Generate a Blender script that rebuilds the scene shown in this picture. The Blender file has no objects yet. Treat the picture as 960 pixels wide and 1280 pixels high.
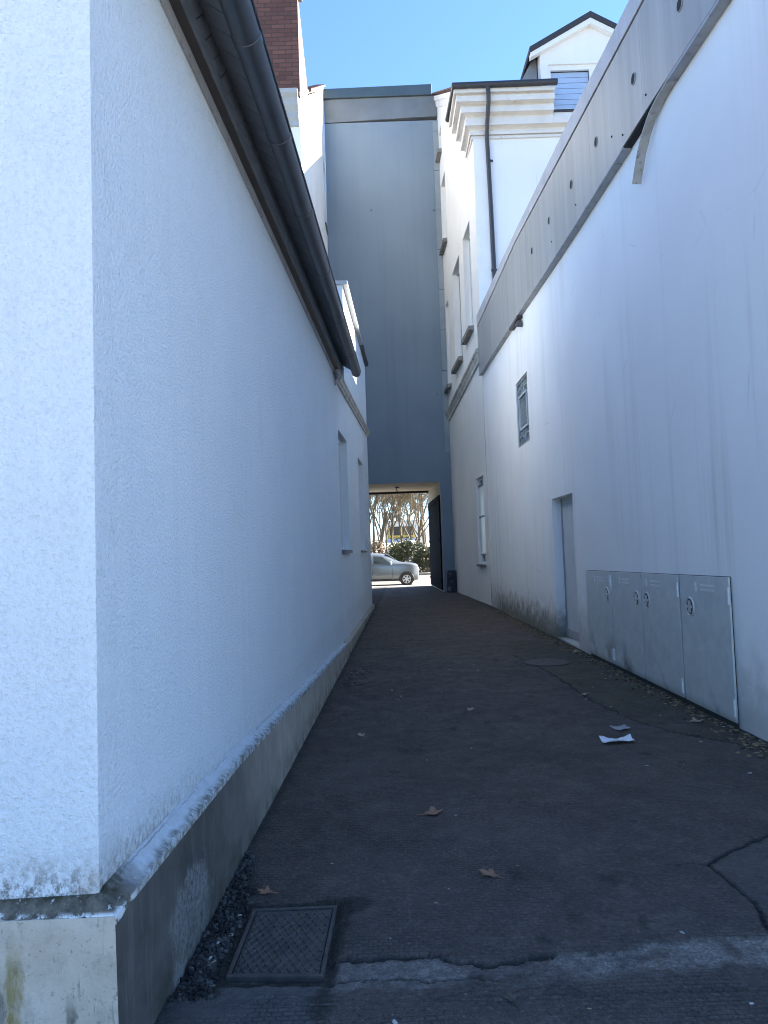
import bpy, bmesh, math, random
import numpy as np
from mathutils import Vector, Matrix
random.seed(7); rng = np.random.default_rng(7)
R = math.radians
SC = bpy.context.scene
COL = SC.collection

# ------------------------------------------------------------------ tags
def tag(o, label=None, cat=None, group=None, kind=None):
    if label: o['label'] = label
    if cat: o['category'] = cat
    if group: o['group'] = group
    if kind: o['kind'] = kind
    return o

def thing(name, label, cat, loc=(0, 0, 0), group=None, rz=0.0):
    o = bpy.data.objects.new(name, None); COL.objects.link(o)
    o.empty_display_size = .2
    o.location = loc; o.rotation_euler = (0, 0, rz)
    return tag(o, label, cat, group)

def origin(p):
    v = Vector((0, 0, 0))
    while p is not None:
        v = v + Vector(p.location); p = p.parent
    return v

# ------------------------------------------------------------------ mesh builder
class MB:
    def __init__(s):
        s.v = []; s.f = []; s.m = []
    def face(s, pts, m=0):
        n = len(s.v); s.v += [tuple(p) for p in pts]; s.f.append(tuple(range(n, n + len(pts)))); s.m.append(m)
    def hexa(s, b, t, m=0):              # b,t: 4 bottom / 4 top points, same winding
        n = len(s.v); s.v += [tuple(p) for p in b] + [tuple(p) for p in t]
        for q in ((3, 2, 1, 0), (4, 5, 6, 7), (0, 1, 5, 4), (1, 2, 6, 5), (2, 3, 7, 6), (3, 0, 4, 7)):
            s.f.append(tuple(n + i for i in q)); s.m.append(m)
    def box(s, x0, x1, y0, y1, z0, z1, m=0):
        s.hexa([(x0, y0, z0), (x1, y0, z0), (x1, y1, z0), (x0, y1, z0)],
               [(x0, y0, z1), (x1, y0, z1), (x1, y1, z1), (x0, y1, z1)], m)
    def sweep(s, rings, m=0, closed=True, caps=True):
        n0 = len(s.v); k = len(rings[0])
        for r in rings: s.v += [tuple(p) for p in r]
        for i in range(len(rings) - 1):
            for j in range(k if closed else k - 1):
                a = n0 + i * k + j; b = n0 + i * k + (j + 1) % k
                s.f.append((a, b, b + k, a + k)); s.m.append(m)
        if caps and closed:
            s.f.append(tuple(n0 + j for j in range(k))[::-1]); s.m.append(m)
            e = n0 + (len(rings) - 1) * k
            s.f.append(tuple(e + j for j in range(k))); s.m.append(m)
    def tube(s, pts, rad, n=10, m=0, caps=True):
        pts = [Vector(p) for p in pts]
        if not hasattr(rad, '__len__'): rad = [rad] * len(pts)
        rings = []; prev = None
        for i, p in enumerate(pts):
            a = pts[max(i - 1, 0)]; b = pts[min(i + 1, len(pts) - 1)]
            d = (b - a).normalized()
            if prev is None:
                u = d.orthogonal().normalized()
            else:
                u = (prev - d * prev.dot(d)).normalized()
            prev = u; w = d.cross(u)
            rings.append([p + (u * math.cos(t) + w * math.sin(t)) * rad[i] for t in [2 * math.pi * j / n for j in range(n)]])
        s.sweep(rings, m, True, caps)
    def disc(s, c, ax, r, n=20, h=.01, m=0):
        c = Vector(c); ax = Vector(ax).normalized()
        s.tube([c - ax * h * .5, c + ax * h * .5], r, n, m)
    def build(s, name, mats, parent=None, smooth=False, bevel=0, fix=True, seg=2):
        me = bpy.data.meshes.new(name)
        off = origin(parent)
        me.from_pydata([Vector(p) - off for p in s.v], [], s.f)
        if not isinstance(mats, (list, tuple)): mats = [mats]
        for q in mats: me.materials.append(q)
        me.polygons.foreach_set('material_index', s.m)
        if fix:
            bm = bmesh.new(); bm.from_mesh(me)
            bmesh.ops.remove_doubles(bm, verts=bm.verts, dist=1e-5)
            bmesh.ops.recalc_face_normals(bm, faces=bm.faces)
            bm.to_mesh(me); bm.free()
        if smooth:
            me.polygons.foreach_set('use_smooth', [True] * len(me.polygons))
            try: me.set_sharp_from_angle(angle=R(40))
            except Exception: pass
        o = bpy.data.objects.new(name, me); COL.objects.link(o)
        if parent is not None: o.parent = parent
        if bevel:
            b = o.modifiers.new('bevel', 'BEVEL'); b.width = bevel; b.segments = seg; b.limit_method = 'ANGLE'; b.angle_limit = R(35)
        return o

# ------------------------------------------------------------------ materials
class NT:
    def __init__(s, name):
        s.mat = bpy.data.materials.new(name); s.mat.use_nodes = True
        s.t = s.mat.node_tree; s.n = s.t.nodes
        s.b = s.n['Principled BSDF']
        s.out = s.n['Material Output']
    def link(s, a, b): s.t.links.new(a, b)
    def put(s, sock, v):
        if hasattr(v, 'is_output') or hasattr(v, 'links'): s.link(v, sock)
        else: sock.default_value = v
    def pos(s): return s.n.new('ShaderNodeNewGeometry').outputs['Position']
    def normal(s): return s.n.new('ShaderNodeNewGeometry').outputs['True Normal']
    def objc(s): return s.n.new('ShaderNodeTexCoord').outputs['Object']
    def rnd(s): return s.n.new('ShaderNodeObjectInfo').outputs['Random']
    def attr(s, a):
        q = s.n.new('ShaderNodeAttribute'); q.attribute_name = a; return q.outputs['Fac']
    def scale(s, v, xyz):
        q = s.n.new('ShaderNodeMapping'); s.link(v, q.inputs[0]); q.inputs['Scale'].default_value = xyz; return q.outputs[0]
    def noise(s, v, sc, det=4, rough=.55, dist=0):
        q = s.n.new('ShaderNodeTexNoise'); s.link(v, q.inputs['Vector']); q.inputs['Scale'].default_value = sc
        q.inputs['Detail'].default_value = det; q.inputs['Roughness'].default_value = rough; q.inputs['Distortion'].default_value = dist
        return q.outputs['Fac']
    def vor(s, v, sc, feat='F1', out='Distance'):
        q = s.n.new('ShaderNodeTexVoronoi'); s.link(v, q.inputs['Vector']); q.inputs['Scale'].default_value = sc; q.feature = feat
        return q.outputs[out]
    def ramp(s, f, a, b, interp='LINEAR', lo=0., hi=1.):
        q = s.n.new('ShaderNodeMapRange'); q.interpolation_type = 'SMOOTHSTEP' if interp == 'S' else 'LINEAR'
        s.put(q.inputs[0], f); q.inputs[1].default_value = a; q.inputs[2].default_value = b
        q.inputs[3].default_value = lo; q.inputs[4].default_value = hi; return q.outputs[0]
    def math(s, op, a, b=0.):
        q = s.n.new('ShaderNodeMath'); q.operation = op; s.put(q.inputs[0], a); s.put(q.inputs[1], b); return q.outputs[0]
    def mul(s, a, b): return s.math('MULTIPLY', a, b)
    def add(s, a, b): return s.math('ADD', a, b)
    def sep(s, v):
        q = s.n.new('ShaderNodeSeparateXYZ'); s.link(v, q.inputs[0]); return q.outputs
    def mix(s, f, a, b, mode='MIX'):
        q = s.n.new('ShaderNodeMix'); q.data_type = 'RGBA'; q.blend_type = mode
        s.put(q.inputs['Factor'], f)
        for sock, v in ((q.inputs[6], a), (q.inputs[7], b)):
            if isinstance(v, (tuple, list)): sock.default_value = tuple(v) + ((1,) if len(v) == 3 else ())
            else: s.link(v, sock)
        return q.outputs[2]
    def bump(s, h, strength=.3, dist=.01, prev=None):
        q = s.n.new('ShaderNodeBump'); s.link(h, q.inputs['Height']); q.inputs['Strength'].default_value = strength
        q.inputs['Distance'].default_value = dist
        if prev is not None: s.link(prev, q.inputs['Normal'])
        return q.outputs[0]
    def done(s, col=None, rough=.7, nrm=None, metal=0., spec=None):
        if col is not None:
            if isinstance(col, (tuple, list)): s.b.inputs['Base Color'].default_value = tuple(col[:3]) + (1,)
            else: s.link(col, s.b.inputs['Base Color'])
        s.put(s.b.inputs['Roughness'], rough); s.put(s.b.inputs['Metallic'], metal)
        if spec is not None: s.b.inputs['Specular IOR Level'].default_value = spec
        if nrm is not None: s.link(nrm, s.b.inputs['Normal'])
        return s.mat

def plain(name, col, rough=.6, metal=0., var=.12, sc=6., bump=.0, bsc=80., dirt=None, spec=None):
    t = NT(name); p = t.pos()
    n = t.noise(p, sc, 5, .6)
    c = t.mix(t.ramp(n, .3, .7), [x * (1 - var) for x in col], [min(1, x * (1 + var)) for x in col])
    if dirt:
        d = t.ramp(t.noise(p, sc * 2.3, 7, .7), dirt[1], dirt[1] + .12)
        c = t.mix(t.mul(d, dirt[2]), c, dirt[0])
    nr = t.bump(t.noise(p, bsc, 4, .6), bump, .01) if bump else None
    return t.done(c, rough if isinstance(rough, float) else rough, nr, metal, spec)

def m_coarse_render():                       # roughcast, white, left house
    t = NT('roughcast_white'); p = t.pos(); X, Y, Z = t.sep(p)
    h = t.add(t.noise(p, 72, 3, .6), t.mul(t.noise(p, 210, 2, .5), .35))
    big = t.noise(p, 1.1, 6, .6)
    c = t.mix(t.ramp(big, .3, .7), (.755, .815, .84), (.80, .85, .87))
    pits = t.ramp(t.noise(p, 72, 3, .6), .50, .33)
    c = t.mix(t.mul(pits, .22), c, (.45, .48, .51))
    spots = t.ramp(t.noise(p, 38, 2, .5), .70, .76)
    c = t.mix(t.mul(spots, .14), c, (.42, .42, .40))
    pat = t.ramp(t.noise(p, 2.6, 5, .6, .4), .57, .66)
    c = t.mix(t.mul(pat, .10), c, (.60, .62, .63))
    # splash dirt just over the plinth ledge
    low = t.ramp(Z, .52, .74, 'S', 1, 0)
    near = t.ramp(Y, 2.2, 3.6, 'LINEAR', 1, .12)
    d1 = t.ramp(t.noise(t.scale(p, (1, 1, .7)), 42, 6, .75), .44, .60)
    c = t.mix(t.mul(t.mul(t.mul(low, low), t.mul(d1, near)), .95), c, (.10, .080, .055))
    d2 = t.ramp(t.noise(p, 6, 5, .6), .38, .62)
    c = t.mix(t.mul(t.mul(low, t.mul(d2, near)), .6), c, (.46, .41, .35))
    st = t.ramp(t.noise(t.scale(p, (9, 9, .35)), 1, 5, .6), .55, .85)
    c = t.mix(t.mul(st, .14), c, (.45, .46, .46))
    return t.done(c, .92, t.bump(h, 1.0, .016), spec=.2)

def m_smooth_render(name, base=(.80, .79, .765), moss=True, streak=.32):
    t = NT(name); p = t.pos(); X, Y, Z = t.sep(p)
    big = t.noise(p, .55, 5, .55)
    c = t.mix(t.ramp(big, .3, .7), [v * .95 for v in base], [min(.88, v * 1.04) for v in base])
    st = t.ramp(t.noise(t.scale(p, (3.3, 3.3, .10)), 1, 6, .65), .50, .78)
    zone = t.ramp(t.noise(p, .30, 2, .5), .42, .62)
    c = t.mix(t.mul(t.mul(st, zone), streak), c, (.40, .36, .29))
    # hairline cracks
    v = t.vor(t.add_vec(p, 1.2) if False else p, .55, 'DISTANCE_TO_EDGE')
    cr = t.ramp(v, .0, .006, 'LINEAR', 1, 0)
    crm = t.ramp(t.noise(p, 1.3, 3, .5), .56, .66)
    c = t.mix(t.mul(t.mul(cr, crm), .35), c, (.35, .34, .32))
    if moss:
        zn = t.add(Z, t.mul(t.math('SUBTRACT', t.noise(p, 5.0, 6, .65), .5), .9))
        m = t.ramp(zn, .02, .62, 'S', 1, 0)
        zone2 = t.add(t.mul(t.ramp(Y, 11.5, 12.6, 'S'), t.ramp(Y, 17.0, 19.5, 'S', 1, 0)), .30)
        c = t.mix(t.mul(m, t.math('MINIMUM', zone2, 1.)), c, (.075, .07, .045))
        m2 = t.ramp(zn, .1, .95, 'S', 1, 0)
        c = t.mix(t.mul(m2, .42), c, (.36, .35, .31))
    h = t.add(t.noise(p, 5, 4, .5), t.mul(t.noise(p, 110, 3, .6), .18))
    return t.done(c, .88, t.bump(h, .28, .012), spec=.25)

def m_plinth_side():
    t = NT('plinth_concrete_side'); p = t.pos(); X, Y, Z = t.sep(p)
    n = t.noise(p, 3.5, 7, .65)
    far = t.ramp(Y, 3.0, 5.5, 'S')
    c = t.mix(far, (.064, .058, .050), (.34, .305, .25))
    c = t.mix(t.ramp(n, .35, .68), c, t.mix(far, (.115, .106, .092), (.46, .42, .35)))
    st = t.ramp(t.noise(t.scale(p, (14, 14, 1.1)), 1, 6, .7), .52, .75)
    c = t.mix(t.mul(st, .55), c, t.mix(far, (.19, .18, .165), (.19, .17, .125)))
    # scraped patch with exposed lighter cement
    a = t.math('SUBTRACT', Y, 2.95); b = t.math('SUBTRACT', Z, .12)
    d = t.math('SQRT', t.add(t.mul(a, a), t.mul(t.mul(b, b), 1.6)))
    d = t.add(d, t.mul(t.math('SUBTRACT', t.noise(p, 9, 6, .65), .5), .35))
    c = t.mix(t.mul(t.ramp(d, .22, .30, 'S', 1, 0), t.ramp(t.noise(p, 45, 5, .7), .35, .62)), c, (.22, .22, .21))
    sp = t.ramp(t.noise(p, 60, 3, .6), .72, .78)
    c = t.mix(t.mul(sp, .6), c, (.30, .31, .30))
    moss = t.mul(t.ramp(Z, .0, .22, 'S', 1, 0), t.ramp(t.noise(p, 6, 5, .6), .42, .62))
    c = t.mix(t.mul(moss, .6), c, (.035, .04, .022))
    h = t.add(n, t.mul(t.noise(p, 70, 5, .65), .35))
    return t.done(c, .82, t.bump(h, .5, .015), spec=.3)

def m_plinth_front():
    t = NT('plinth_concrete_front'); p = t.pos(); X, Y, Z = t.sep(p)
    n = t.noise(p, 5, 7, .65)
    c = t.mix(t.ramp(n, .3, .7), (.45, .385, .30), (.60, .53, .43))
    def streak(x0, w, col, zt, amt):
        global c_
        wob = t.mul(t.math('SUBTRACT', t.noise(p, 11, 5, .7), .5), .07)
        a = t.math('ABSOLUTE', t.math('SUBTRACT', t.add(X, wob), x0))
        m = t.mul(t.ramp(a, w * .45, w, 'S', 1, 0), t.ramp(t.add(Z, t.mul(wob, 1.5)), zt - .12, zt, 'S', 1, 0))
        return t.mul(t.mul(m, t.ramp(t.noise(t.scale(p, (30, 30, 8)), 1, 6, .7), .36, .56, 'LINEAR', .35, 1.)), amt), col
    for args in ((-1.148, .030, (.22, .165, .03), .44, .8), (-1.23, .022, (.20, .15, .03), .36, .65), (-1.19, .022, (.06, .055, .04), .36, .8), (-.975, .022, (.075, .07, .055), .30, .85), (-1.3, .05, (.2, .15, .03), .33, .6)):
        m, col = streak(*args); c = t.mix(m, c, col)
    dr = t.ramp(t.noise(t.scale(p, (38, 38, 5)), 1, 5, .7), .60, .74)
    c = t.mix(t.mul(dr, .7), c, (.12, .115, .09))
    pit = t.ramp(t.noise(p, 62, 3, .6), .62, .70)
    c = t.mix(t.mul(pit, .5), c, (.16, .15, .12))
    big2 = t.noise(p, 13, 7, .75)
    c = t.mix(t.mul(t.ramp(big2, .5, .7), .5), c, (.24, .22, .17))
    pit2 = t.ramp(t.noise(t.scale(p, (60, 60, 16)), 1, 4, .6), .63, .72)
    c = t.mix(t.mul(pit2, .7), c, (.13, .12, .09))
    top = t.mul(t.ramp(Z, .40, .5, 'S'), t.ramp(n, .35, .6))
    c = t.mix(t.mul(top, .45), c, (.52, .50, .44))
    return t.done(c, .9, t.bump(t.add(n, t.mul(t.noise(p, 90, 4, .6), .4)), .5, .012), spec=.2)

def m_ledge():
    t = NT('ledge_mortar'); p = t.pos(); X, Y, Z = t.sep(p)
    n = t.noise(p, 22, 7, .72)
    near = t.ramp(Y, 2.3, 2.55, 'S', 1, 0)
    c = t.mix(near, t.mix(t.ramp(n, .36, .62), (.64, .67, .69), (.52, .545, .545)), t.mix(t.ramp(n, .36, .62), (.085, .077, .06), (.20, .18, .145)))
    lich = t.ramp(t.noise(p, 11, 7, .75), .60, .68)
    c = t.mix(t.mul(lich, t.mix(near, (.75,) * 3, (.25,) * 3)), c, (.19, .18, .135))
    up = t.ramp(Z, .508, .53, 'S')
    g = t.mul(t.ramp(t.noise(p, 20, 7, .75), .40, .56), t.mul(near, up))
    c = t.mix(t.mul(g, .9), c, (.045, .045, .026))
    xo = t.math('SUBTRACT', t.add(t.mul(Y, .0278), -.9056), X)            # distance in from the plinth edge
    rim = t.ramp(t.add(xo, t.mul(t.math('SUBTRACT', t.noise(p, 9, 6, .7), .5), .07)), .034, .004, 'S')
    g2 = t.mul(t.mul(rim, t.ramp(t.noise(p, 24, 6, .75), .40, .58)), t.math('SUBTRACT', 1., near))
    c = t.mix(t.mul(g2, .85), c, (.14, .135, .09))
    cr = t.ramp(t.math('ABSOLUTE', t.add(t.math('SUBTRACT', xo, .058), t.mul(t.math('SUBTRACT', t.noise(p, 16, 5, .7), .5), .02))), .004, .0, 'S')
    c = t.mix(t.mul(t.mul(cr, t.ramp(t.noise(p, 3, 3, .5), .45, .55)), .6), c, (.12, .12, .10))
    w = t.mul(t.ramp(t.noise(p, 33, 4, .7), .64, .69), near)
    c = t.mix(t.mul(w, .8), c, (.7, .7, .69))
    ed = t.mul(t.ramp(Z, .500, .488, 'S'), t.mul(t.ramp(t.noise(p, 17, 6, .75), .46, .53), near))
    c = t.mix(ed, c, (.78, .78, .76))
    return t.done(c, .95, t.bump(n, .8, .02), spec=.1)

def m_asphalt():
    t = NT('alley_asphalt'); p = t.pos(); X, Y, Z = t.sep(p)
    big = t.noise(p, .7, 5, .6)
    c = t.mix(t.ramp(big, .32, .68), (0.0555, 0.0410, 0.0338), (0.0941, 0.0731, 0.0597))
    mid = t.noise(p, 7, 6, .65)
    c = t.mix(t.mul(t.ramp(mid, .48, .72), .6), c, (0.1448, 0.1163, 0.0955))
    mid2 = t.noise(p, 19, 6, .7)
    c = t.mix(t.mul(t.ramp(mid2, .42, .30), .6), c, (0.0289, 0.0233, 0.0199))
    far = t.ramp(Y, 8, 16, 'S')
    c = t.mix(t.mul(far, .7), c, (0.1061, 0.0775, 0.0537))
    agg = t.vor(p, 170)
    c = t.mix(t.mul(t.ramp(agg, .34, .12), .75), c, (0.1628, 0.1351, 0.1144))
    ag2 = t.vor(p, 95)
    c = t.mix(t.mul(t.ramp(ag2, .16, .06), .7), c, (0.2532, 0.2159, 0.1790))
    dk = t.ramp(t.noise(p, 120, 3, .6), .46, .34)
    c = t.mix(t.mul(dk, .6), c, (0.0217, 0.0177, 0.0159))
    sp = t.ramp(t.noise(p, 58, 2, .5), .735, .76)
    c = t.mix(t.mul(sp, .55), c, (0.3859, 0.3433, 0.2983))
    g1 = t.noise(p, 46, 3, .7)
    c = t.mix(t.mul(t.ramp(g1, .46, .30), .7), c, (0.0192, 0.0169, 0.0169))
    c = t.mix(t.mul(t.ramp(g1, .55, .72), .7), c, (0.1695, 0.1525, 0.1412))
    g2 = t.noise(p, 15, 4, .75)
    c = t.mix(t.mul(t.ramp(g2, .52, .70), .35), c, (0.1412, 0.1266, 0.1186))
    far2 = t.ramp(Y, 4, 8, 'S')
    g3 = t.noise(t.scale(p, (1., .45, 1.)), 11, 5, .8)
    c = t.mix(t.mul(t.mul(t.ramp(g3, .50, .36), far2), .6), c, (0.0249, 0.0215, 0.0192))
    c = t.mix(t.mul(t.mul(t.ramp(g3, .54, .68), far2), .5), c, (0.1469, 0.1266, 0.1073))
    pale = t.attr('pale'); pn = t.ramp(t.noise(p, 26, 7, .75), .34, .62)
    c = t.mix(t.mul(pale, t.add(t.mul(pn, .85), .08)), c, t.mix(t.ramp(t.noise(p, 85, 4, .65), .4, .6), (0.1567, 0.1384, 0.1173), (0.3618, 0.3267, 0.2834)))
    patch = t.attr('patch')
    c = t.mix(t.mul(patch, .75), c, t.mix(t.ramp(mid, .3, .7), (0.0699, 0.0697, 0.0716), (0.1085, 0.1063, 0.1044)))
    moss = t.attr('moss')
    c = t.mix(t.mul(moss, t.ramp(t.noise(p, 12, 6, .7), .30, .56)), c, t.mix(t.ramp(t.noise(p, 45, 4, .65), .4, .62), (0.0266, 0.0266, 0.0120), (0.1025, 0.0941, 0.0497)))
    soil = t.attr('soil')
    sc_ = t.mix(t.ramp(t.noise(p, 60, 5, .7), .4, .66), (0.0121, 0.0111, 0.0099), (0.0542, 0.0466, 0.0358))
    c = t.mix(soil, c, sc_)
    crack = t.attr('crack')
    c = t.mix(t.mul(crack, .95), c, (0.0097, 0.0088, 0.0079))
    # worn sett-like texture pressed into the surface
    br = t.n.new('ShaderNodeTexBrick'); t.link(p, br.inputs['Vector']); br.inputs['Scale'].default_value = 1.
    br.inputs['Brick Width'].default_value = .040; br.inputs['Row Height'].default_value = .024
    br.inputs['Mortar Size'].default_value = .005; br.inputs['Mortar Smooth'].default_value = 1.; br.inputs['Bias'].default_value = 0
    grid = t.mul(br.outputs['Fac'], t.mul(t.ramp(t.noise(p, 1.6, 4, .6), .38, .58), t.math('SUBTRACT', 1., pale)))
    c = t.mix(t.mul(grid, .42), c, (0.0168, 0.0144, 0.0139))
    h = t.add(t.mul(agg, .3), t.add(t.mul(t.noise(p, 32, 6, .7), .8), t.mul(grid, -.45)))
    nr = t.bump(h, .9, .014)
    rough = t.ramp(t.noise(p, 4, 5, .6), .3, .7, 'LINEAR', .62, .85)
    return t.done(c, rough, nr, spec=.38)

def m_brick():
    t = NT('dark_brick'); p = t.pos(); X, Y, Z = t.sep(p)
    cb = t.n.new('ShaderNodeCombineXYZ'); t.link(t.add(X, Y), cb.inputs[0]); t.link(Z, cb.inputs[1])
    br = t.n.new('ShaderNodeTexBrick'); t.link(cb.outputs[0], br.inputs['Vector'])
    br.inputs['Scale'].default_value = 1; br.inputs['Brick Width'].default_value = .34; br.inputs['Row Height'].default_value = .115
    br.inputs['Mortar Size'].default_value = .012; br.inputs['Bias'].default_value = -.1
    br.inputs['Color1'].default_value = (.105, .045, .036, 1); br.inputs['Color2'].default_value = (.175, .08, .06, 1); br.inputs['Mortar'].default_value = (.06, .037, .033, 1)
    c = t.mix(t.mul(t.ramp(t.noise(p, 2.2, 5, .6), .4, .7), .4), br.outputs['Color'], (.08, .037, .032))
    return t.done(c, .85, t.bump(t.math('SUBTRACT', 1., br.outputs['Fac']), .5, .01))

def m_fascia():
    t = NT('weathered_grey_metal'); p = t.pos()
    st = t.noise(t.scale(p, (4, 4, .12)), 1, 6, .65)
    c = t.mix(t.ramp(st, .34, .68), (.34, .325, .30), (.44, .425, .40))
    b = t.ramp(t.noise(t.scale(p, (9, 9, .2)), 1, 5, .7), .62, .78)
    c = t.mix(t.mul(b, .5), c, (.27, .235, .20))
    wv = t.noise(t.scale(p, (1, 1.3, .25)), 1, 2, .4)
    return t.done(c, .5, t.bump(wv, .25, .05), .35)

def m_galv():
    t = NT('galvanised_grey'); p = t.pos(); X, Y, Z = t.sep(p)
    c = t.mix(t.ramp(t.noise(p, 6, 6, .65, .6), .3, .7), (.52, .555, .54), (.64, .67, .65))
    bl = t.ramp(t.noise(p, 1.7, 4, .6), .55, .68)
    low = t.ramp(Z, .05, .5, 'S', 1, 0)
    c = t.mix(t.mul(t.mul(bl, low), .8), c, (.06, .06, .055))
    c = t.mix(t.mul(t.ramp(Z, 0, .14, 'S', 1, 0), .6), c, (.10, .095, .075))
    sp = t.ramp(t.noise(p, 30, 4, .6), .70, .75)
    c = t.mix(t.mul(sp, .6), c, (.12, .13, .13))
    return t.done(c, .55, t.bump(t.noise(p, 3, 3, .5), .12, .03), .25)

def m_slate():
    t = NT('dark_slate'); p = t.pos(); X, Y, Z = t.sep(p)
    c = t.mix(t.ramp(t.noise(p, 4, 4, .6), .3, .7), (.20, .215, .235), (.27, .285, .30))
    return t.done(c, .5, t.bump(t.noise(p, 60, 4, .6), .2, .006))

def m_tower():
    t = NT('blue_grey_render'); p = t.pos(); X, Y, Z = t.sep(p)
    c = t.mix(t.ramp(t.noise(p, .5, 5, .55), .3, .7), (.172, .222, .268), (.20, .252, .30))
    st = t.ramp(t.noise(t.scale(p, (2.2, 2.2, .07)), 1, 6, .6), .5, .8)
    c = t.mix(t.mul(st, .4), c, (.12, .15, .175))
    return t.done(c, .8, t.bump(t.noise(p, 40, 4, .6), .15, .01), spec=.3)

def m_foliage(name, a, b):
    t = NT(name); p = t.pos()
    c = t.mix(t.noise(p, 2.2, 4, .7), a, b)
    c = t.mix(t.ramp(t.noise(p, 25, 2, .5), .45, .6), c, [v * .55 for v in a])
    m = t.done(c, .6)
    return m

def m_glass(name, col=(.02, .025, .03), rough=.06):
    return NT(name).done(col, rough, spec=.7)

ROUGH = m_coarse_render()
REND_R = m_smooth_render('smooth_white_render', (.86, .85, .825), True, .5)
REND_U = m_smooth_render('cream_white_render', (.80, .785, .74), False, .28)
REND_T = m_smooth_render('pale_render', (.78, .785, .79), False, .12)
REND_A = m_smooth_render('annexe_white_render', (.80, .785, .755), False, .10)
PL_S, PL_F, LEDGE = m_plinth_side(), m_plinth_front(), m_ledge()
ASPH = m_asphalt(); BRICK = m_brick(); FASC = m_fascia(); GALV = m_galv(); SLATE = m_slate(); TOWER = m_tower()
GUT = plain('anthracite_zinc', (.065, .075, .088), .42, .35, .12, 3., .06, 30.)
GUT2 = plain('dark_gutter', (.035, .036, .042), .45, .1, .1, 4.)
DARK = plain('black_gap', (.012, .012, .013), .8)
TRIM = plain('grey_trim', (.36, .36, .36), .6, 0, .15, 5., .1, 60., ((.12, .12, .11), .56, .7))
BOARD = plain('dark_grey_board', (.13, .14, .15), .6, 0, .15, 4.)
SOFF = plain('soffit_dark', (.13, .12, .115), .8)
MOULD = plain('weathered_moulding', (.52, .49, .44), .85, 0, .2, 3., .3, 40., ((.16, .14, .11), .52, .7))
STONE = plain('cream_cornice', (.66, .635, .60), .85, 0, .08, 2., .15, 50., ((.30, .25, .20), .60, .6))
SILL = plain('dark_stone_sill', (.22, .21, .19), .8, 0, .25, 5., .3, 40., ((.05, .05, .04), .5, .8))
WHITE = plain('white_plastic', (.78, .78, .77), .4, 0, .03)
DOORM = plain('grey_white_door', (.58, .60, .60), .5, 0, .08, 2., .05, 30., ((.3, .3, .28), .62, .4))
GLASS = m_glass('dark_glass')
TILE = plain('roof_tiles', (.16, .10, .08), .85, 0, .35, 6., .4, 20.)
ROOFD = plain('black_roof_felt', (.035, .035, .04), .7)
LEADG = plain('grey_sheet_cap', (.27, .285, .30), .5, .2, .12, 1.5)
TEAL = plain('dark_teal_coping', (.075, .105, .12), .45, .3, .1, 2.)
CEIL = plain('beige_ceiling', (.50, .43, .34), .85, 0, .12, 1.5, .1, 30.)
NAVY = plain('navy_gate_paint', (.008, .010, .016), .9, 0, .1, spec=.05)
IRON = plain('rusty_cast_iron', (.075, .066, .060), .62, .25, .3, 14., .35, 120., ((.12, .085, .06), .55, .6))
BLIND = plain('blue_grey_blind', (.66, .76, .92), .6, 0, .04, 3.)

# ------------------------------------------------------------------ alley geometry
def XL(y): return -.85 + (y - 2) * .0278          # plinth face, left
def XW(y): return XL(y) - .07                     # wall face, left
def XR(y): return 2.9 - .1 * y / 26               # wall face, right
def lin(pts):
    ys = [p[0] for p in pts]; zs = [p[1] for p in pts]
    return lambda y: float(np.interp(y, ys, zs))

def facade(mb, fx, inn, y0, y1, zb, zt, holes, m=0):
    """Outer face of a long wall with real openings and reveals. inn: +1/-1, the way into the building."""
    ys = sorted({y0, y1} | {h['y0'] for h in holes} | {h['y1'] for h in holes})
    ys = sorted(set(ys) | {y0 + (y1 - y0) * i / 12 for i in range(13)})
    for a, b in zip(ys[:-1], ys[1:]):
        if b - a < 1e-6: continue
        hs = sorted([h for h in holes if h['y0'] <= a + 1e-6 and h['y1'] >= b - 1e-6], key=lambda h: h['s'](a))
        lo = zb
        for h in hs + [None]:
            hi = h['s'] if h else zt
            if hi(a) > lo(a) + 1e-5:
                mb.face([(fx(a), a, lo(a)), (fx(b), b, lo(b)), (fx(b), b, hi(b)), (fx(a), a, hi(a))], m)
            if h: lo = h['h']
    for h in holes:
        a, b, d = h['y0'], h['y1'], h['d'] * inn
        s, t = h['s'], h['h']
        A = lambda y, z, k: (fx(y) + k, y, z)
        mb.face([A(a, s(a), 0), A(a, t(a), 0), A(a, t(a), d), A(a, s(a), d)], m)
        mb.face([A(b, s(b), 0), A(b, t(b), 0), A(b, t(b), d), A(b, s(b), d)], m)
        mb.face([A(a, t(a), 0), A(b, t(b), 0), A(b, t(b), d), A(a, t(a), d)], m)
        mb.face([A(a, s(a), 0), A(b, s(b), 0), A(b, s(b), d), A(a, s(a), d)], m)

def hole(y0, y1, s, h, d): 
    sf = s if callable(s) else (lambda y, s=s: s)
    hf = h if callable(h) else (lambda y, h=h: h)
    return dict(y0=y0, y1=y1, s=sf, h=hf, d=d)

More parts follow.
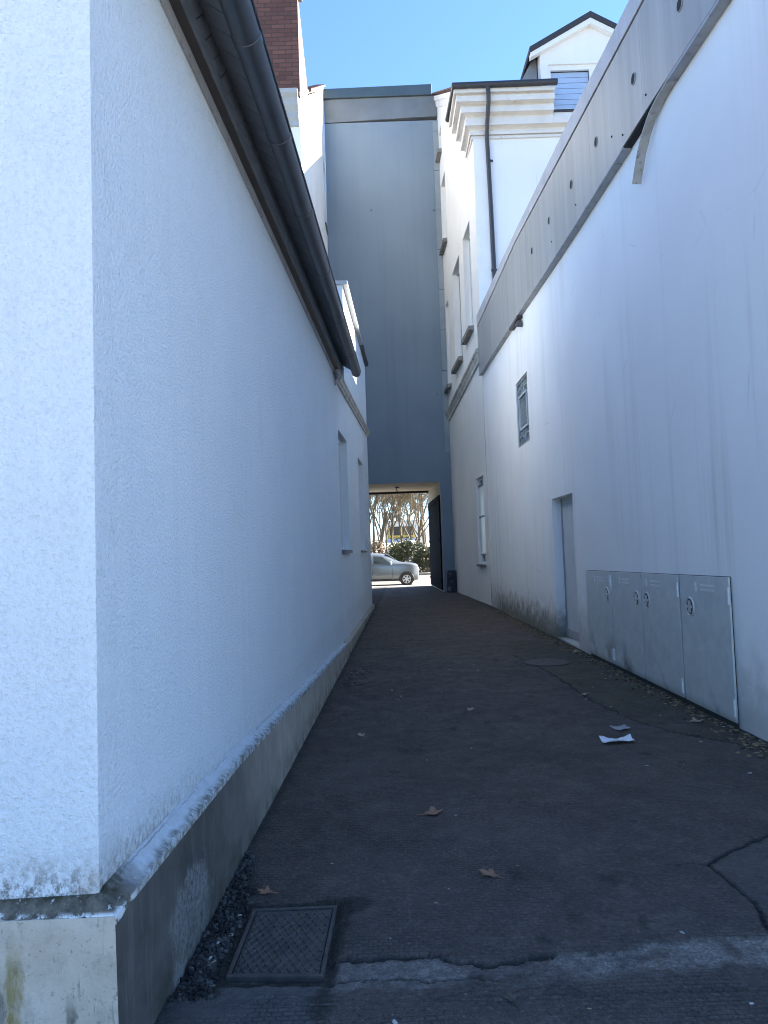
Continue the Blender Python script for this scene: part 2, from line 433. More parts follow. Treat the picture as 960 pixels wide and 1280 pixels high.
def window_in(parent, fx, inn, h, frame_mat, pane_mat, sill_mat=None, fw=.07, mull=True, sill_out=.06, name='window', sill_t=.05, extra=0.03):
    """Frame + pane + sill set back in a facade hole."""
    a, b = h['y0'], h['y1']; d = h['d'] * inn
    fr = MB()
    def bar(ya, yb, za0, za1, zb0, zb1):
        x0 = lambda y: fx(y) + d - inn * .045; x1 = lambda y: fx(y) + d + inn * .02
        fr.hexa([(x0(ya), ya, za0), (x1(ya), ya, za0), (x1(yb), yb, zb0), (x0(yb), yb, zb0)],
                [(x0(ya), ya, za1), (x1(ya), ya, za1), (x1(yb), yb, zb1), (x0(yb), yb, zb1)])
    e = .004
    s, t = h['s'], h['h']
    bar(a + e, a + fw, s(a) + e, t(a) - e, s(a) + e, t(a + fw) - e)
    bar(b - fw, b - e, s(b) + e, t(b) - e, s(b) + e, t(b) - e)
    bar(a + fw, b - fw, s(a) + e, s(a) + fw, s(b) + e, s(b) + fw)
    bar(a + fw, b - fw, t(a) - fw, t(a + fw) - e, t(b) - fw, t(b - fw) - e)
    if mull:
        c = (a + b) / 2
        bar(c - fw * .5, c + fw * .5, s(c) + fw, t(c) - fw, s(c) + fw, t(c) - fw)
    w = fr.build(name, frame_mat, parent)
    p = MB(); x = lambda y: fx(y) + d
    p.hexa([(x(a + fw * .6), a + fw * .6, s(a) + fw * .6), (x(a + fw * .6) + inn * .01, a + fw * .6, s(a) + fw * .6), (x(b - fw * .6) + inn * .01, b - fw * .6, s(b) + fw * .6), (x(b - fw * .6), b - fw * .6, s(b) + fw * .6)],
           [(x(a + fw * .6), a + fw * .6, t(a) - fw * .6), (x(a + fw * .6) + inn * .01, a + fw * .6, t(a) - fw * .6), (x(b - fw * .6) + inn * .01, b - fw * .6, t(b) - fw * .6), (x(b - fw * .6), b - fw * .6, t(b) - fw * .6)])
    p.build('pane', pane_mat, w)
    if sill_mat:
        q = MB(); o0 = lambda y: fx(y) - inn * sill_out; o1 = lambda y: fx(y) + d * .9
        ya, yb = a - extra, b + extra
        q.hexa([(o0(ya), ya, s(a) - sill_t), (fx(ya) - inn * .004, ya, s(a) - sill_t), (fx(yb) - inn * .004, yb, s(b) - sill_t), (o0(yb), yb, s(b) - sill_t)],
               [(o0(ya), ya, s(a) - .006), (fx(ya) - inn * .004, ya, s(a) + .01), (fx(yb) - inn * .004, yb, s(b) + .01), (o0(yb), yb, s(b) - .006)])
        q.build('sill', sill_mat, w, bevel=.006)
    return w

def strip(mb, fx, out, y0, y1, z0, z1, o0, o1, n=1, m=0):
    """Box running along a wall: z0,z1 functions of y; o0..o1 distance out from the wall. out=+1/-1."""
    for i in range(n):
        a = y0 + (y1 - y0) * i / n; b = y0 + (y1 - y0) * (i + 1) / n
        mb.hexa([(fx(a) + out * o0, a, z0(a)), (fx(a) + out * o1, a, z0(a)), (fx(b) + out * o1, b, z0(b)), (fx(b) + out * o0, b, z0(b))],
                [(fx(a) + out * o0, a, z1(a)), (fx(a) + out * o1, a, z1(a)), (fx(b) + out * o1, b, z1(b)), (fx(b) + out * o0, b, z1(b))], m)

# ================================================================== LEFT NEAR HOUSE
YC = 2.27                       # wall corner
YE = 10.9                       # seam with the annexe
zsoff = lin([(2.0, 3.98), (3.05, 4.02), (10.8, 4.30), (13, 4.38)])
zpl = lin([(2.0, .50), (3.84, .485), (6.46, .37), (11.65, .17), (19., .09), (21, .09)])
H1 = thing('white_house', 'near white roughcast house on a stained concrete plinth, fat anthracite gutter along its alley eaves', 'house', (-2.5, 6, 0))
mb = MB()
facade(mb, XW, -1, YC, YE, lambda y: 0.0, zsoff, [])
mb.face([(-6, YC, 0), (XW(YC), YC, 0), (XW(YC), YC, zsoff(YC)), (-6, YC, zsoff(YC))])
mb.face([(-6, YC, 0), (-6, YE, 0), (-6, YE, 4.3), (-6, YC, 4.0)])
mb.face([(-6, YC, zsoff(YC)), (XW(YC), YC, zsoff(YC)), (-3.4, YC, 6.0)])
mb.build('wall', ROUGH, H1)
# plinth with its own front and side faces, uneven top edge
mb = MB()
ysq = list(np.arange(2.215, 10.9, .06)) + [10.9]
def jit(y, s=1.): return .006 * math.sin(y * 7.3 + s) + .004 * math.sin(y * 23.1 + 2 * s) + .003 * math.sin(y * 51 + s)
for a, b in zip(ysq[:-1], ysq[1:]):
    mb.face([(XL(a) + .012, a, -.05), (XL(b) + .012, b, -.05), (XL(b), b, zpl(b) - .012 + jit(b)), (XL(a), a, zpl(a) - .012 + jit(a))], 0)
    mb.face([(XL(a), a, zpl(a) - .012 + jit(a)), (XL(b), b, zpl(b) - .012 + jit(b)), (XL(b) - .10, b, zpl(b) - .01), (XL(a) - .10, a, zpl(a) - .01)], 0)
mb.face([(-6, 2.215, -.05), (XL(2.215) + .012, 2.215, -.05), (XL(2.215), 2.215, .488), (-6, 2.215, .445)], 1)
mb.face([(-6, 2.215, .445), (XL(2.215), 2.215, .488), (XL(2.215) - .09, 2.31, .49), (-6, 2.31, .45)], 1)
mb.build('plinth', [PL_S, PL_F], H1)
# sloping mortar ledge over the plinth, carried round the corner
mb = MB(); pairs = []
for x in np.arange(-3.0, XW(2.27) - .001, .025):
    pairs.append(((x, 2.268), (x, 2.2165), .488 - (XL(2.2) - x) * .03))
nco = 6
for i in range(nco + 1):
    f_ = i / nco; xo = XW(2.27) + (XL(2.22) + .002 - XW(2.27)) * min(1, 2 * f_); yo = 2.2165 + (YC - 2.2165) * max(0, 2 * f_ - 1)
    pairs.append(((XW(YC) + .001, YC), (xo, yo), .488))
for y in np.arange(2.29, 10.9, .03): pairs.append(((XW(y) + .002, y), (XL(y) + .002, y), zpl(y)))
def lp(p, k):
    (xi, yi), (xo, yo), z = p
    t_ = xi * 3 + yi; hgt = .045 * min(1, 3.0 / max(yi, 1)) 
    n1 = math.sin(t_ * 37) * math.sin(t_ * 13 + k * 4); n2 = math.sin(t_ * 71 + 2 * k) * math.sin(t_ * 19)
    return (xi + (xo - xi) * k, yi + (yo - yi) * k, z + hgt * (1 - k) ** 1.15 + .003 + .006 * n1 * (k > 0) + .004 * n2 * (k > 0))
for a, b in zip(pairs[:-1], pairs[1:]):
    for k in range(4): mb.face([lp(a, k / 4), lp(b, k / 4), lp(b, (k + 1) / 4), lp(a, (k + 1) / 4)])
    A_, B_ = lp(a, 1), lp(b, 1)
    mb.face([A_, B_, (B_[0], B_[1], b[2] - .025), (A_[0], A_[1], a[2] - .025)])
mb.build('ledge', LEDGE, H1, smooth=True)
# eaves
YG = 11.3
GO, GR = .295, .070
glip = lin([(2.0, 4.00), (3.1, 4.05), (11.0, 4.39), (14, 4.52)])
mb = MB(); strip(mb, XW, 1, YC - .2, YE, lambda y: zsoff(y) - .070, lambda y: zsoff(y) - .004, .002, .014, 6); mb.build('wall_trim', TRIM, H1)
mb = MB(); strip(mb, XW, 1, YC - .2, YE + .7, lambda y: zsoff(y) + .03, lambda y: zsoff(y) + .06, -.25, .075, 6); mb.build('soffit', SOFF, H1)
yy = YC - .2; fbp = None
mb = MB()
while yy < YE + .65:
    y2 = min(yy + 2.0, YE + .65)
    strip(mb, XW, 1, yy, y2 - .012, lambda y: zsoff(y) - .0, lambda y: zsoff(y) + .062, .060, .078); yy = y2
mb.build('fascia_board', BOARD, H1, bevel=.003)
mb = MB()
zb = lambda y: zsoff(y) + .066; zt = lambda y: glip(y) + .165
strip(mb, XW, 1, YC - .2, YE + .62, zb, zt, .0, .060, 8)
y = YC - .2
while y < YE + .55:
    w = .15; lean = .13
    a0, a1 = y + .006, y + w - .006
    o = .074; o2 = .078
    P = lambda yy, z, oo: (XW(yy) + oo, yy, z)
    q = [P(a0, zb(a0) + .004, o), P(a1, zb(a1) + .004, o2), P(a1 + lean, zt(a1), o2), P(a0 + lean, zt(a0), o)]
    q2 = [P(a0, zb(a0) + .004, o - .012), P(a1, zb(a1) + .004, o2 - .012), P(a1 + lean, zt(a1), o2 - .012), P(a0 + lean, zt(a0), o - .012)]
    mb.hexa(q2, q); y += w
mb.build('slate_cladding', SLATE, H1)
# boarded underside of the roof overhang
mb = MB(); y = YC - .2
while y < YE + .6:
    a0, a1 = y, y + .164
    for zz in (0,):
        mb.hexa([(XW(a0) + .066, a0, glip(a0) + .168), (XW(a0) + .265, a0 + .05, glip(a0) + .060), (XW(a1) + .265, a1 + .05, glip(a1) + .060), (XW(a1) + .066, a1, glip(a1) + .168)],
                [(XW(a0) + .066, a0, glip(a0) + .20), (XW(a0) + .265, a0 + .05, glip(a0) + .085), (XW(a1) + .265, a1 + .05, glip(a1) + .085), (XW(a1) + .066, a1, glip(a1) + .20)])
    y += .175
mb.build('eaves_boarding', SLATE, H1)
mb = MB()
def gring(y, r, a0=-195, a1=12, n=16):
    cx, cz = XW(y) + GO, glip(y)
    return [(cx + r * math.cos(R(a0 + (a1 - a0) * i / n)), y, cz + r * math.sin(R(a0 + (a1 - a0) * i / n))) for i in range(n + 1)]
gys = [YC - .22 + (YG - YC + .22) * i / 10 for i in range(11)]
mb.sweep([gring(y, GR) + gring(y, GR - .006)[::-1] for y in gys])
mb.face(gring(YG - .002, GR - .006)); mb.face(gring(YC - .218, GR - .006))
g = mb.build('gutter', GUT, H1, smooth=True)
mb = MB(); mb.tube([(XW(y) + GO + GR * math.cos(R(12)) + .002, y, glip(y) + GR * math.sin(R(12))) for y in gys], .010, 8)
mb.build('lip', GUT2, g, smooth=True)
for y in (2.45, 3.35, 4.25, 5.3, 6.6, 8.2, 9.9):
    j = MB(); j.sweep([gring(y + d, GR + r) + gring(y + d, GR - .004)[::-1] for d, r in ((-.035, .001), (-.033, .004), (.033, .004), (.035, .001))])
    j.build('joint', GUT, g, smooth=True)
mb = MB()
mb.hexa([(XW(2.05) + .28, 2.05, glip(2) + .09), (XW(11.4) + .28, 11.4, glip(11.4) + .09), (-3.4, 11.4, 6.3), (-3.4, 2.05, 6.0)],
        [(XW(2.05) + .28, 2.05, glip(2) + .12), (XW(11.4) + .28, 11.4, glip(11.4) + .12), (-3.4, 11.4, 6.36), (-3.4, 2.05, 6.06)])
mb.hexa([(-6.2, 2.05, 4.1), (-3.4, 2.05, 6.0), (-3.4, 11.4, 6.3), (-6.2, 11.4, 4.4)], [(-6.2, 2.05, 4.16), (-3.4, 2.05, 6.06), (-3.4, 11.4, 6.36), (-6.2, 11.4, 4.46)])
mb.build('roof', ROOFD, H1)
# small cable box under the gutter end
mb = MB(); mb.box(XW(10.6) + .036, XW(10.6) + .10, 10.5, 10.75, zsoff(10.6) - .13, zsoff(10.6) - .02)
cb_ = mb.build('junction_box', TRIM, H1, bevel=.01)
mb = MB(); mb.tube([(XW(10.4) + .02, 10.45, zsoff(10.4) - .05), (XW(10.4) + .10, 10.4, zsoff(10.4) - .12), (XW(10.5) + .03, 10.45, zsoff(10.4) - .26), (XW(10.6) + .05, 10.6, zsoff(10.6) - .14)], .014, 6)
mb.build('cable', TRIM, cb_, smooth=True)

# ================================================================== ANNEXE (left, behind the gutter's end)
AE = 20.3
zband = lin([(10.7, 4.24), (20.9, 4.97)])
ztop = lin([(12.9, 6.44), (17.8, 6.74), (21.7, 7.0)])
A1 = thing('annexe', 'white left annexe with two recessed windows, between the guttered house and the gate tower', 'building', (-2.5, 15.5, 0))
hw = [hole(11.05, 12.7, 1.6, lin([(11, 3.47), (12.95, 3.54)]), .15), hole(15.75, 17.6, 1.6, lin([(15.7, 3.66), (17.6, 3.73)]), .15)]
mb = MB()
facade(mb, XW, -1, YE, 13.0, lambda y: 0., zband, hw[:1])
facade(mb, XW, -1, 13.0, AE, lambda y: 0., zband, hw[1:])
facade(mb, XW, -1, 12.85, AE, zband, ztop, [])
mb.face([(-6, 12.85, 3.9), (XW(12.85), 12.85, 3.9), (XW(12.85), 12.85, ztop(12.85)), (-6, 12.85, ztop(12.85))])
mb.face([(-6, AE, 0), (XW(AE), AE, 0), (XW(AE), AE, ztop(AE)), (-6, AE, ztop(AE))])
mb.face([(-6, 10.9, 0), (-6, AE, 0), (-6, AE, 7), (-6, 10.9, 4)])
mb.face([(-6, 12.85, 6.42), (XW(12.85), 12.85, 6.42), (XW(AE), AE, 6.85), (-6, AE, 6.85)])
mb.build('wall', [ROUGH], A1)
for h in hw: window_in(A1, XW, -1, h, WHITE, GLASS, SILL, sill_out=.05, sill_t=.045, extra=0.0)
mb = MB()
prof = [(.0, -.10), (.03, -.10), (.035, -.06), (.06, -.05), (.065, .0), (.085, .01), (.085, .045), (.0, .06)]
mb.sweep([[(XW(y) + .003 + o, y, zband(y) + z) for o, z in prof] for y in (10.78, 14, 17, AE + .04)])
mb.build('moulding', MOULD, A1)
mb = MB(); strip(mb, XW, 1, 12.8, 17.7, lambda y: ztop(y) - .02, lambda y: ztop(y) + .05, -.3, .09, 3)
mb.build('coping', TRIM, A1, bevel=.005)
mb = MB(); mb.tube([(XW(y) + .05, y, ztop(y) + .02) for y in (17.75, 19, AE + .1)], .055, 10); mb.build('gutter', GUT2, A1, smooth=True)
mb = MB()
for a, b in zip(list(np.arange(10.9, AE, .2)), list(np.arange(11.1, AE + .2, .2))):
    b = min(b, AE); za, zb_ = zpl(a) + jit(a), zpl(b) + jit(b)
    mb.hexa([(XL(a) - .1, a, -.05), (XL(a), a, -.05), (XL(b), b, -.05), (XL(b) - .1, b, -.05)],
            [(XL(a) - .1, a, za + .05), (XL(a), a, za), (XL(b), b, zb_), (XL(b) - .1, b, zb_ + .05)])
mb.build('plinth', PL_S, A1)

# ================================================================== LEFT TALL GABLED HOUSE
XLH = -1.8; LY0, LY1 = 17.8, 26.78
verL = lambda y: 13.2 + .69 * (y - LY0)
L2 = thing('gabled_house', 'tall house with sunlit cream side wall and brick stack, left of the gate tower', 'house', (-5, 22, 0))
hh = [hole(25.6, 26.5, 13.6, 16.0, .18), hole(25.6, 26.5, 8.4, 11.0, .18)]
mb = MB(); facade(mb, lambda y: XLH, -1, LY0, LY1, lambda y: 0., verL, hh)
mb.face([(-9, LY0, 0), (XLH, LY0, 0), (XLH, LY0, verL(LY0)), (-9, LY0, verL(LY0))])
mb.face([(-9, LY0, 0), (-9, LY1, 0), (-9, LY1, verL(LY1)), (-9, LY0, verL(LY0))])
mb.face([(-9, LY1, 0), (XLH, LY1, 0), (XLH, LY1, verL(LY1)), (-9, LY1, verL(LY1))])
mb.build('wall', REND_U, L2)
for h in hh: window_in(L2, lambda y: XLH, -1, h, WHITE, GLASS, SILL)
mb = MB()
prof = [(0, -.75), (.06, -.75), (.06, -.62), (.12, -.56), (.12, -.42), (.22, -.30), (.24, -.12), (.34, -.06), (.34, .06), (0, .06)]
mb.sweep([[(x, LY0 - .003 - o, 13.2 + z) for o, z in prof] for x in (-9, -1.83)])
mb.build('cornice', plain('grey_cornice', (.36, .37, .37), .8, 0, .15, 2.), L2)
mb = MB()
mb.hexa([(-9, LY0 - .2, verL(LY0 - .2) + .07), (XLH + .02, LY0 - .2, verL(LY0 - .2) + .07), (XLH + .02, LY1, verL(LY1) + .01), (-9, LY1, verL(LY1) + .01)],
        [(-9, LY0 - .2, verL(LY0 - .2) + .18), (XLH + .02, LY0 - .2, verL(LY0 - .2) + .18), (XLH + .02, LY1, verL(LY1) + .14), (-9, LY1, verL(LY1) + .14)])
rf = mb.build('roof', TILE, L2)
mb = MB()
for i in range(26):
    y = LY0 + .6 + i * .32
    if 17.6 < y < 20.05: continue
    z = verL(y) + .14
    mb.hexa([(XLH - .25, y, z - .02), (XLH + .09, y, z - .02), (XLH + .09, y + .30, z + .19), (XLH - .25, y + .30, z + .19)],
            [(XLH - .25, y, z + .08), (XLH + .09, y, z + .08), (XLH + .09, y + .30, z + .24), (XLH - .25, y + .30, z + .24)])
mb.build('verge_tile', TILE, rf)
# brick stack with battered back, standing on the eaves corner
mb = MB()
pr = [(LY0 - .02, 13.21), (LY0 - .02, 16.0), (LY0 + .25, 16.0), (20.1, 14.80), (20.1, 14.25)]
mb.sweep([[(x, y, z) for y, z in pr] for x in (-3.6, XLH + .008)])
ch = mb.build('chimney', BRICK, L2)
mb = MB(); mb.box(-3.64, XLH + .10, LY0 - .06, LY0 + .30, 16.003, 16.08); mb.build('cap', LEADG, ch)

# ================================================================== GATE TOWER
TY0, TY1 = 26.8, 32.0
PJ0, PJ1 = -1.5, 2.13; PZ0, PZ1 = 4.10, 4.2
G = thing('gate_tower', 'blue-grey rendered tower closing the alley, with a square drive-through passage at its foot', 'tower', (.4, 29, 0))
mb = MB(); TZ = 19.38; TX0, TX1 = -1.79, 2.55
mb.face([(TX0, TY0, 0), (PJ0, TY0, 0), (PJ0, TY0, 18.05), (TX0, TY0, 18.05)])
mb.face([(PJ1, TY0, 0), (TX1, TY0, 0), (TX1, TY0, 18.05), (PJ1, TY0, 18.05)])
mb.face([(PJ0, TY0, PZ0), (PJ1, TY0, PZ0), (PJ1, TY0, 18.05), (PJ0, TY0, 18.05)])
mb.face([(TX1, TY0, 0), (TX1, TY1, 0), (TX1, TY1, 18), (TX1, TY0, 18)])
# street side
mb.face([(-8, TY1, 0), (PJ0, TY1, 0), (PJ0, TY1, 18), (-8, TY1, 18)])
mb.face([(2.0, TY1, 0), (2.7, TY1, 0), (2.7, TY1, 18), (2.0, TY1, 18)])
mb.face([(PJ0, TY1, PZ1), (2.0, TY1, PZ1), (2.0, TY1, 18), (PJ0, TY1, 18)])
mb.face([(TX0, TY0, 18.05), (TX1, TY0, 18.05), (TX1, TY1, 18.05), (TX0, TY1, 18.05)])
mb.face([(PJ0, TY0, 0), (PJ0, TY1, 0), (PJ0, TY1, PZ1), (PJ0, TY0, PZ0)])
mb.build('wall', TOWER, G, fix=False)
mb = MB()
mb.face([(PJ0, TY0 + .003, PZ0 + .003), (PJ1, TY0 + .003, PZ0 + .003), (2.0, TY1, PZ1 + .003), (PJ0, TY1, PZ1 + .003)])
mb.hexa([(PJ1, TY0 + .004, 0), (PJ1 + .1, TY0 + .004, 0), (2.1, TY1, 0), (2.0, TY1, 0)], [(PJ1, TY0 + .004, PZ0 + .002), (PJ1 + .1, TY0 + .004, PZ0 + .002), (2.1, TY1, PZ1), (2.0, TY1, PZ1)])
mb.build('passage_lining', CEIL, G)
mb = MB(); mb.box(PJ0, 1.995, TY1 - .25, TY1 - .01, PZ1 - .09, PZ1 - .004); mb.build('lintel_beam', DARK, G)
mb = MB(); mb.disc((.55, 28.8, 4.11), (0, 0, 1), .09, 16, .05); mb.tube([(.55, 28.8, 4.1), (.5, 28.78, 4.0), (.6, 28.76, 3.96)], .018, 6); mb.build('ceiling_lamp', BOARD, G)
mb = MB(); mb.hexa([(TX0, TY0 - .03, 18.06), (TX1 + .0, TY0 - .03, 18.20), (TX1, TY1, 18.20), (TX0, TY1, 18.06)], [(TX0, TY0 - .03, 18.98), (TX1 + .0, TY0 - .03, 19.0), (TX1, TY1, 19.0), (TX0, TY1, 18.98)])
mb.build('sheet_cap', plain('dull_grey_sheet', (.155, .17, .178), .6, .1, .12, 1.5), G)
mb = MB(); mb.hexa([(TX0 - .02, TY0 - .12, 18.99), (2.36, TY0 - .12, 19.01), (2.36, TY1, 19.01), (TX0 - .02, TY1, 18.99)], [(TX0 - .02, TY0 - .12, 19.36), (2.36, TY0 - .12, 19.42), (2.36, TY1, 19.42), (TX0 - .02, TY1, 19.36)])
mb.build('coping', TEAL, G, bevel=.01)
mb = MB(); z = 5.2
while z < 18.0:
    z2 = min(z + 1.55, 18.0); mb.box(2.36, TX1 + .005, TY0 - .055, TY0 - .004, z, z2 - .025); z = z2
mb.build('corner_strip', plain('corner_strip_grey', (.25, .29, .31), .75, 0, .12, 1.2), G)
for x, z in ((2.28, 14.5), (-.1, 14.6), (2.15, 7.4)):
    mb = MB(); mb.disc((x, TY0 - .02, z), (0, 1, 0), .035, 10, .04); mb.build('wall_anchor', BOARD, G)
# open gate leaf along the passage wall
mb = MB()
mb.hexa([(2.065, 27.0, .06), (2.115, 27.0, .06), (1.995, 31.9, .06), (1.96, 31.9, .06)], [(2.065, 27.0, 3.62), (2.115, 27.0, 3.62), (1.995, 31.9, 3.62), (1.96, 31.9, 3.62)])
gl = thing('gate_leaf', 'dark navy gate leaf folded open against the right wall of the passage', 'gate', (2.0, 29.5, .06))
mb.build('panel', NAVY, gl)
for z in (.35, 1.9, 3.4):
    mb = MB(); mb.hexa([(2.035, 27.1, z), (2.055, 27.1, z), (1.955, 31.8, z), (1.935, 31.8, z)], [(2.035, 27.1, z + .09), (2.055, 27.1, z + .09), (1.955, 31.8, z + .09), (1.935, 31.8, z + .09)]); mb.build('rail', NAVY, gl)
# guard stone at the foot of the tower
gs = MB()
rings = []
for z, s in ((0, 1.), (.1, 1.), (.75, .92), (.80, .82)):
    rings.append([(2.49 + s * dx, 26.55 + s * dy, z) for dx, dy in ((-.29, -.2), (.25, -.2), (.25, .2), (-.29, .2))])
gs.sweep(rings)
o = gs.build('guard_stone', plain('tarred_stone', (.030, .034, .045), .7, 0, .3, 2.2, .3, 30., ((.22, .22, .21), .53, .9)), bevel=.02)
tag(o, 'dark guard stone with chipped pale edge at the right foot of the passage', 'guard stone')

# ================================================================== RIGHT LOW BUILDING
RN, RE = 2.6, 19.5
zf0 = lin([(1.5, 5.66), (5.45, 5.81), (7.6, 5.90), (10.94, 5.98), (14, 6.11), (19.54, 6.28)])
zf1 = lin([(1.5, 6.66), (6.9, 6.97), (9.2, 7.15), (13.7, 7.51), (20.1, 7.62)])
zf2 = lin([(1.5, 6.99), (7.3, 7.27), (9.74, 7.47), (14.2, 7.74), (20.7, 8.0)])
B = thing('flat_roofed_building', 'low white building on the right with a perforated grey metal fascia along its roof', 'building', (6, 10, 0))
hd = [hole(10.88, 12.2, 0.03, 2.35, .19), hole(13.76, 14.9, 3.61, 4.95, .05)]
mb = MB(); facade(mb, XR, 1, RN, RE, lambda y: 0., lambda y: zf0(y) + .02, hd)
mb.face([(XR(RN), RN, 0), (11, RN, 0), (11, RN, 7), (XR(RN), RN, 5.9)])
mb.face([(11, RN, 0), (11, RE, 0), (11, RE, 7), (11, RN, 7)])
mb.build('wall', REND_R, B)
# fascia: proud sheet panels with round vents
mb = MB(); FO = .10
seams = [2.6, 3.4, 5.3, 7.1, 8.9, 10.8, 12.7, 14.9, 17.2, 19.46]
for a, b in zip(seams[:-1], seams[1:]):
    strip(mb, XR, -1, a + .002, b - .002, lambda y: zf0(y) + .03, zf1, -.2, FO, 2)
fa = mb.build('fascia', FASC, B)
for y, z in ((12.83, 6.93), (11.51, 6.87), (10.13, 6.76), (8.93, 6.69), (7.57, 6.60), (6.36, 6.49), (4.9, 6.4)):
    m_ = MB(); k = 2.87 / (2.87 - FO); yk = 1.55 + (z - 1.55) / k; y = y / k
    m_.disc((XR(y) - FO - .002, y, yk), (1, 0, 0), .054, 20, .012)
    v_ = m_.build('vent', DARK, fa)
    m_ = MB(); m_.tube([(XR(y) - FO - .005, y + .058 * math.cos(t), yk + .058 * math.sin(t)) for t in [2 * math.pi * i / 20 for i in range(21)]], .005, 6, caps=False); m_.build('rim', FASC, v_, smooth=True)
for y, z in ((8.05, 5.98 + .16), (7.0, 5.95), (7.7, 5.95), (9.6, 6.1), (11.0, 6.2)):
    m_ = MB(); m_.disc((XR(y) - FO - .004, y, z + .1), (1, 0, 0), .011, 8, .01); m_.build('screw', DARK, fa)
mb = MB(); strip(mb, XR, -1, RN, RE - .05, zf1, lambda y: zf1(y) + .022, -.1, FO - .02, 8, 0); mb.build('shadow_gap', DARK, B)
mb = MB(); 
for a, b in zip(seams[:-1], seams[1:]):
    strip(mb, XR, -1, a + .002, b - .002, lambda y: zf1(y) + .024, zf2, -.35, FO + .012, 2)
mb.build('coping', plain('lilac_grey_coping', (.46, .44, .45), .55, .15, .1, 3., .1, 20., ((.3, .28, .27), .58, .5)), B, bevel=.006)
mb = MB()   # underside angle strip, torn open between 7.6 and 8.0 m
strip(mb, XR, -1, 7.72, RE - .06, lambda y: zf0(y) - .005, lambda y: zf0(y) + .024, .0, FO + .008, 6)
strip(mb, XR, -1, RN, 6.5, lambda y: zf0(y) - .005, lambda y: zf0(y) + .024, .0, FO - .0, 3)
mb.build('edge_angle', TRIM, B)
mb = MB()   # peeled end hanging down
pts = [(6.5, 5.865, .050), (6.75, 5.86, .052), (6.95, 5.82, .058), (7.12, 5.73, .065), (7.27, 5.60, .07), (7.40, 5.44, .07), (7.45, 5.37, .07)]
rings = []
for y, z, o in pts:
    rings.append([(XR(y) - o + .045, y, z - .008), (XR(y) - o - .050, y, z - .008), (XR(y) - o - .048, y + .010, z + .010), (XR(y) - o + .045, y + .010, z + .010)])
mb.sweep(rings); 
mb.build('hanging_strip', plain('peeled_strip', (.42, .40, .36), .7, 0, .15, 6., .1, 50., ((.08, .07, .06), .55, .8)), B)
mb = MB(); strip(mb, XR, -1, 6.5, 7.74, lambda y: zf0(y) + .012, lambda y: zf0(y) + .03, -.05, FO - .012, 2); mb.build('torn_gap', DARK, B)
mb = MB(); strip(mb, XR, -1, 13.9, 14.8, lambda y: zf0(y) - .06, lambda y: zf0(y) - .006, .0, FO + .010); 
mb.hexa([(XR(13.9) - .02, 13.9, 6.0), (XR(13.9) - .10, 13.9, 6.0), (XR(13.9) - .10, 14.2, 6.0), (XR(13.9) - .02, 14.2, 6.0)], [(XR(13.9) - .02, 13.88, 5.86), (XR(13.9) - .14, 13.88, 5.87), (XR(13.9) - .14, 13.9, 5.87), (XR(13.9) - .02, 13.9, 5.86)])
mb.build('bracket', plain('rusted_bracket', (.10, .09, .09), .7, .2, .25, 8.), B)
mb = MB(); mb.hexa([(XR(RN) + .2, RN, 6.7), (11, RN, 6.7), (11, RE, 7.2), (XR(RE) + .2, RE, 7.2)], [(XR(RN) + .2, RN, 6.76), (11, RN, 6.76), (11, RE, 7.26), (XR(RE) + .2, RE, 7.26)]); mb.build('roof', ROOFD, B)
# recessed door
h = hd[0]; X0 = lambda y: XR(y) + .19
mb = MB()
mb.hexa([(X0(10.88) - .035, 10.885, .05), (X0(10.88) + .02, 10.885, .05), (X0(12.2) + .02, 12.195, .05), (X0(12.2) - .035, 12.195, .05)], [(X0(10.88) - .035, 10.885, 2.345), (X0(10.88) + .02, 10.885, 2.345), (X0(12.2) + .02, 12.195, 2.345), (X0(12.2) - .035, 12.195, 2.345)])
dr = mb.build('door', DOORM, B)
mb = MB()
mb.box(X0(11) - .045, X0(11) - .036, 10.89, 10.96, .05, 2.34); mb.box(X0(12) - .045, X0(12) - .034, 12.12, 12.19, .05, 2.34); mb.box(X0(11.5) - .05, X0(11.5) - .03, 10.9, 12.18, .05, .17)
mb.build('frame', TRIM, dr)
mb = MB(); mb.tube([(X0(11) - .035, 11.08, 1.05), (X0(11) - .09, 11.08, 1.05), (X0(11) - .09, 11.22, 1.05)], .011, 8); mb.build('handle', LEADG, dr, smooth=True)
# glass-block window with iron bars
h = hd[1]; Xg = lambda y: XR(y) + .04
mb = MB(); mb.hexa([(Xg(13.8), 13.77, 3.62), (Xg(13.8) + .05, 13.77, 3.62), (Xg(14.9) + .05, 14.89, 3.62), (Xg(14.9), 14.89, 3.62)], [(Xg(13.8), 13.77, 4.94), (Xg(13.8) + .05, 13.77, 4.94), (Xg(14.9) + .05, 14.89, 4.94), (Xg(14.9), 14.89, 4.94)])
t = NT('wired_glass'); pp = t.pos(); X_, Y_, Z_ = t.sep(pp); cbn = t.n.new('ShaderNodeCombineXYZ'); t.link(Y_, cbn.inputs[0]); t.link(Z_, cbn.inputs[1])
brk = t.n.new('ShaderNodeTexBrick'); brk.offset = 0; t.link(cbn.outputs[0], brk.inputs['Vector']); brk.inputs['Scale'].default_value = 1; brk.inputs['Brick Width'].default_value = .095; brk.inputs['Row Height'].default_value = .095; brk.inputs['Mortar Size'].default_value = .008
cc = t.mix(brk.outputs['Fac'], t.mix(t.noise(pp, 14, 3), (.09, .12, .125), (.19, .23, .235)), (.36, .39, .39))
WG = t.done(cc, .22, t.bump(t.noise(pp, 40, 2), .3, .01), spec=.6)
gb = mb.build('window', WG, B)
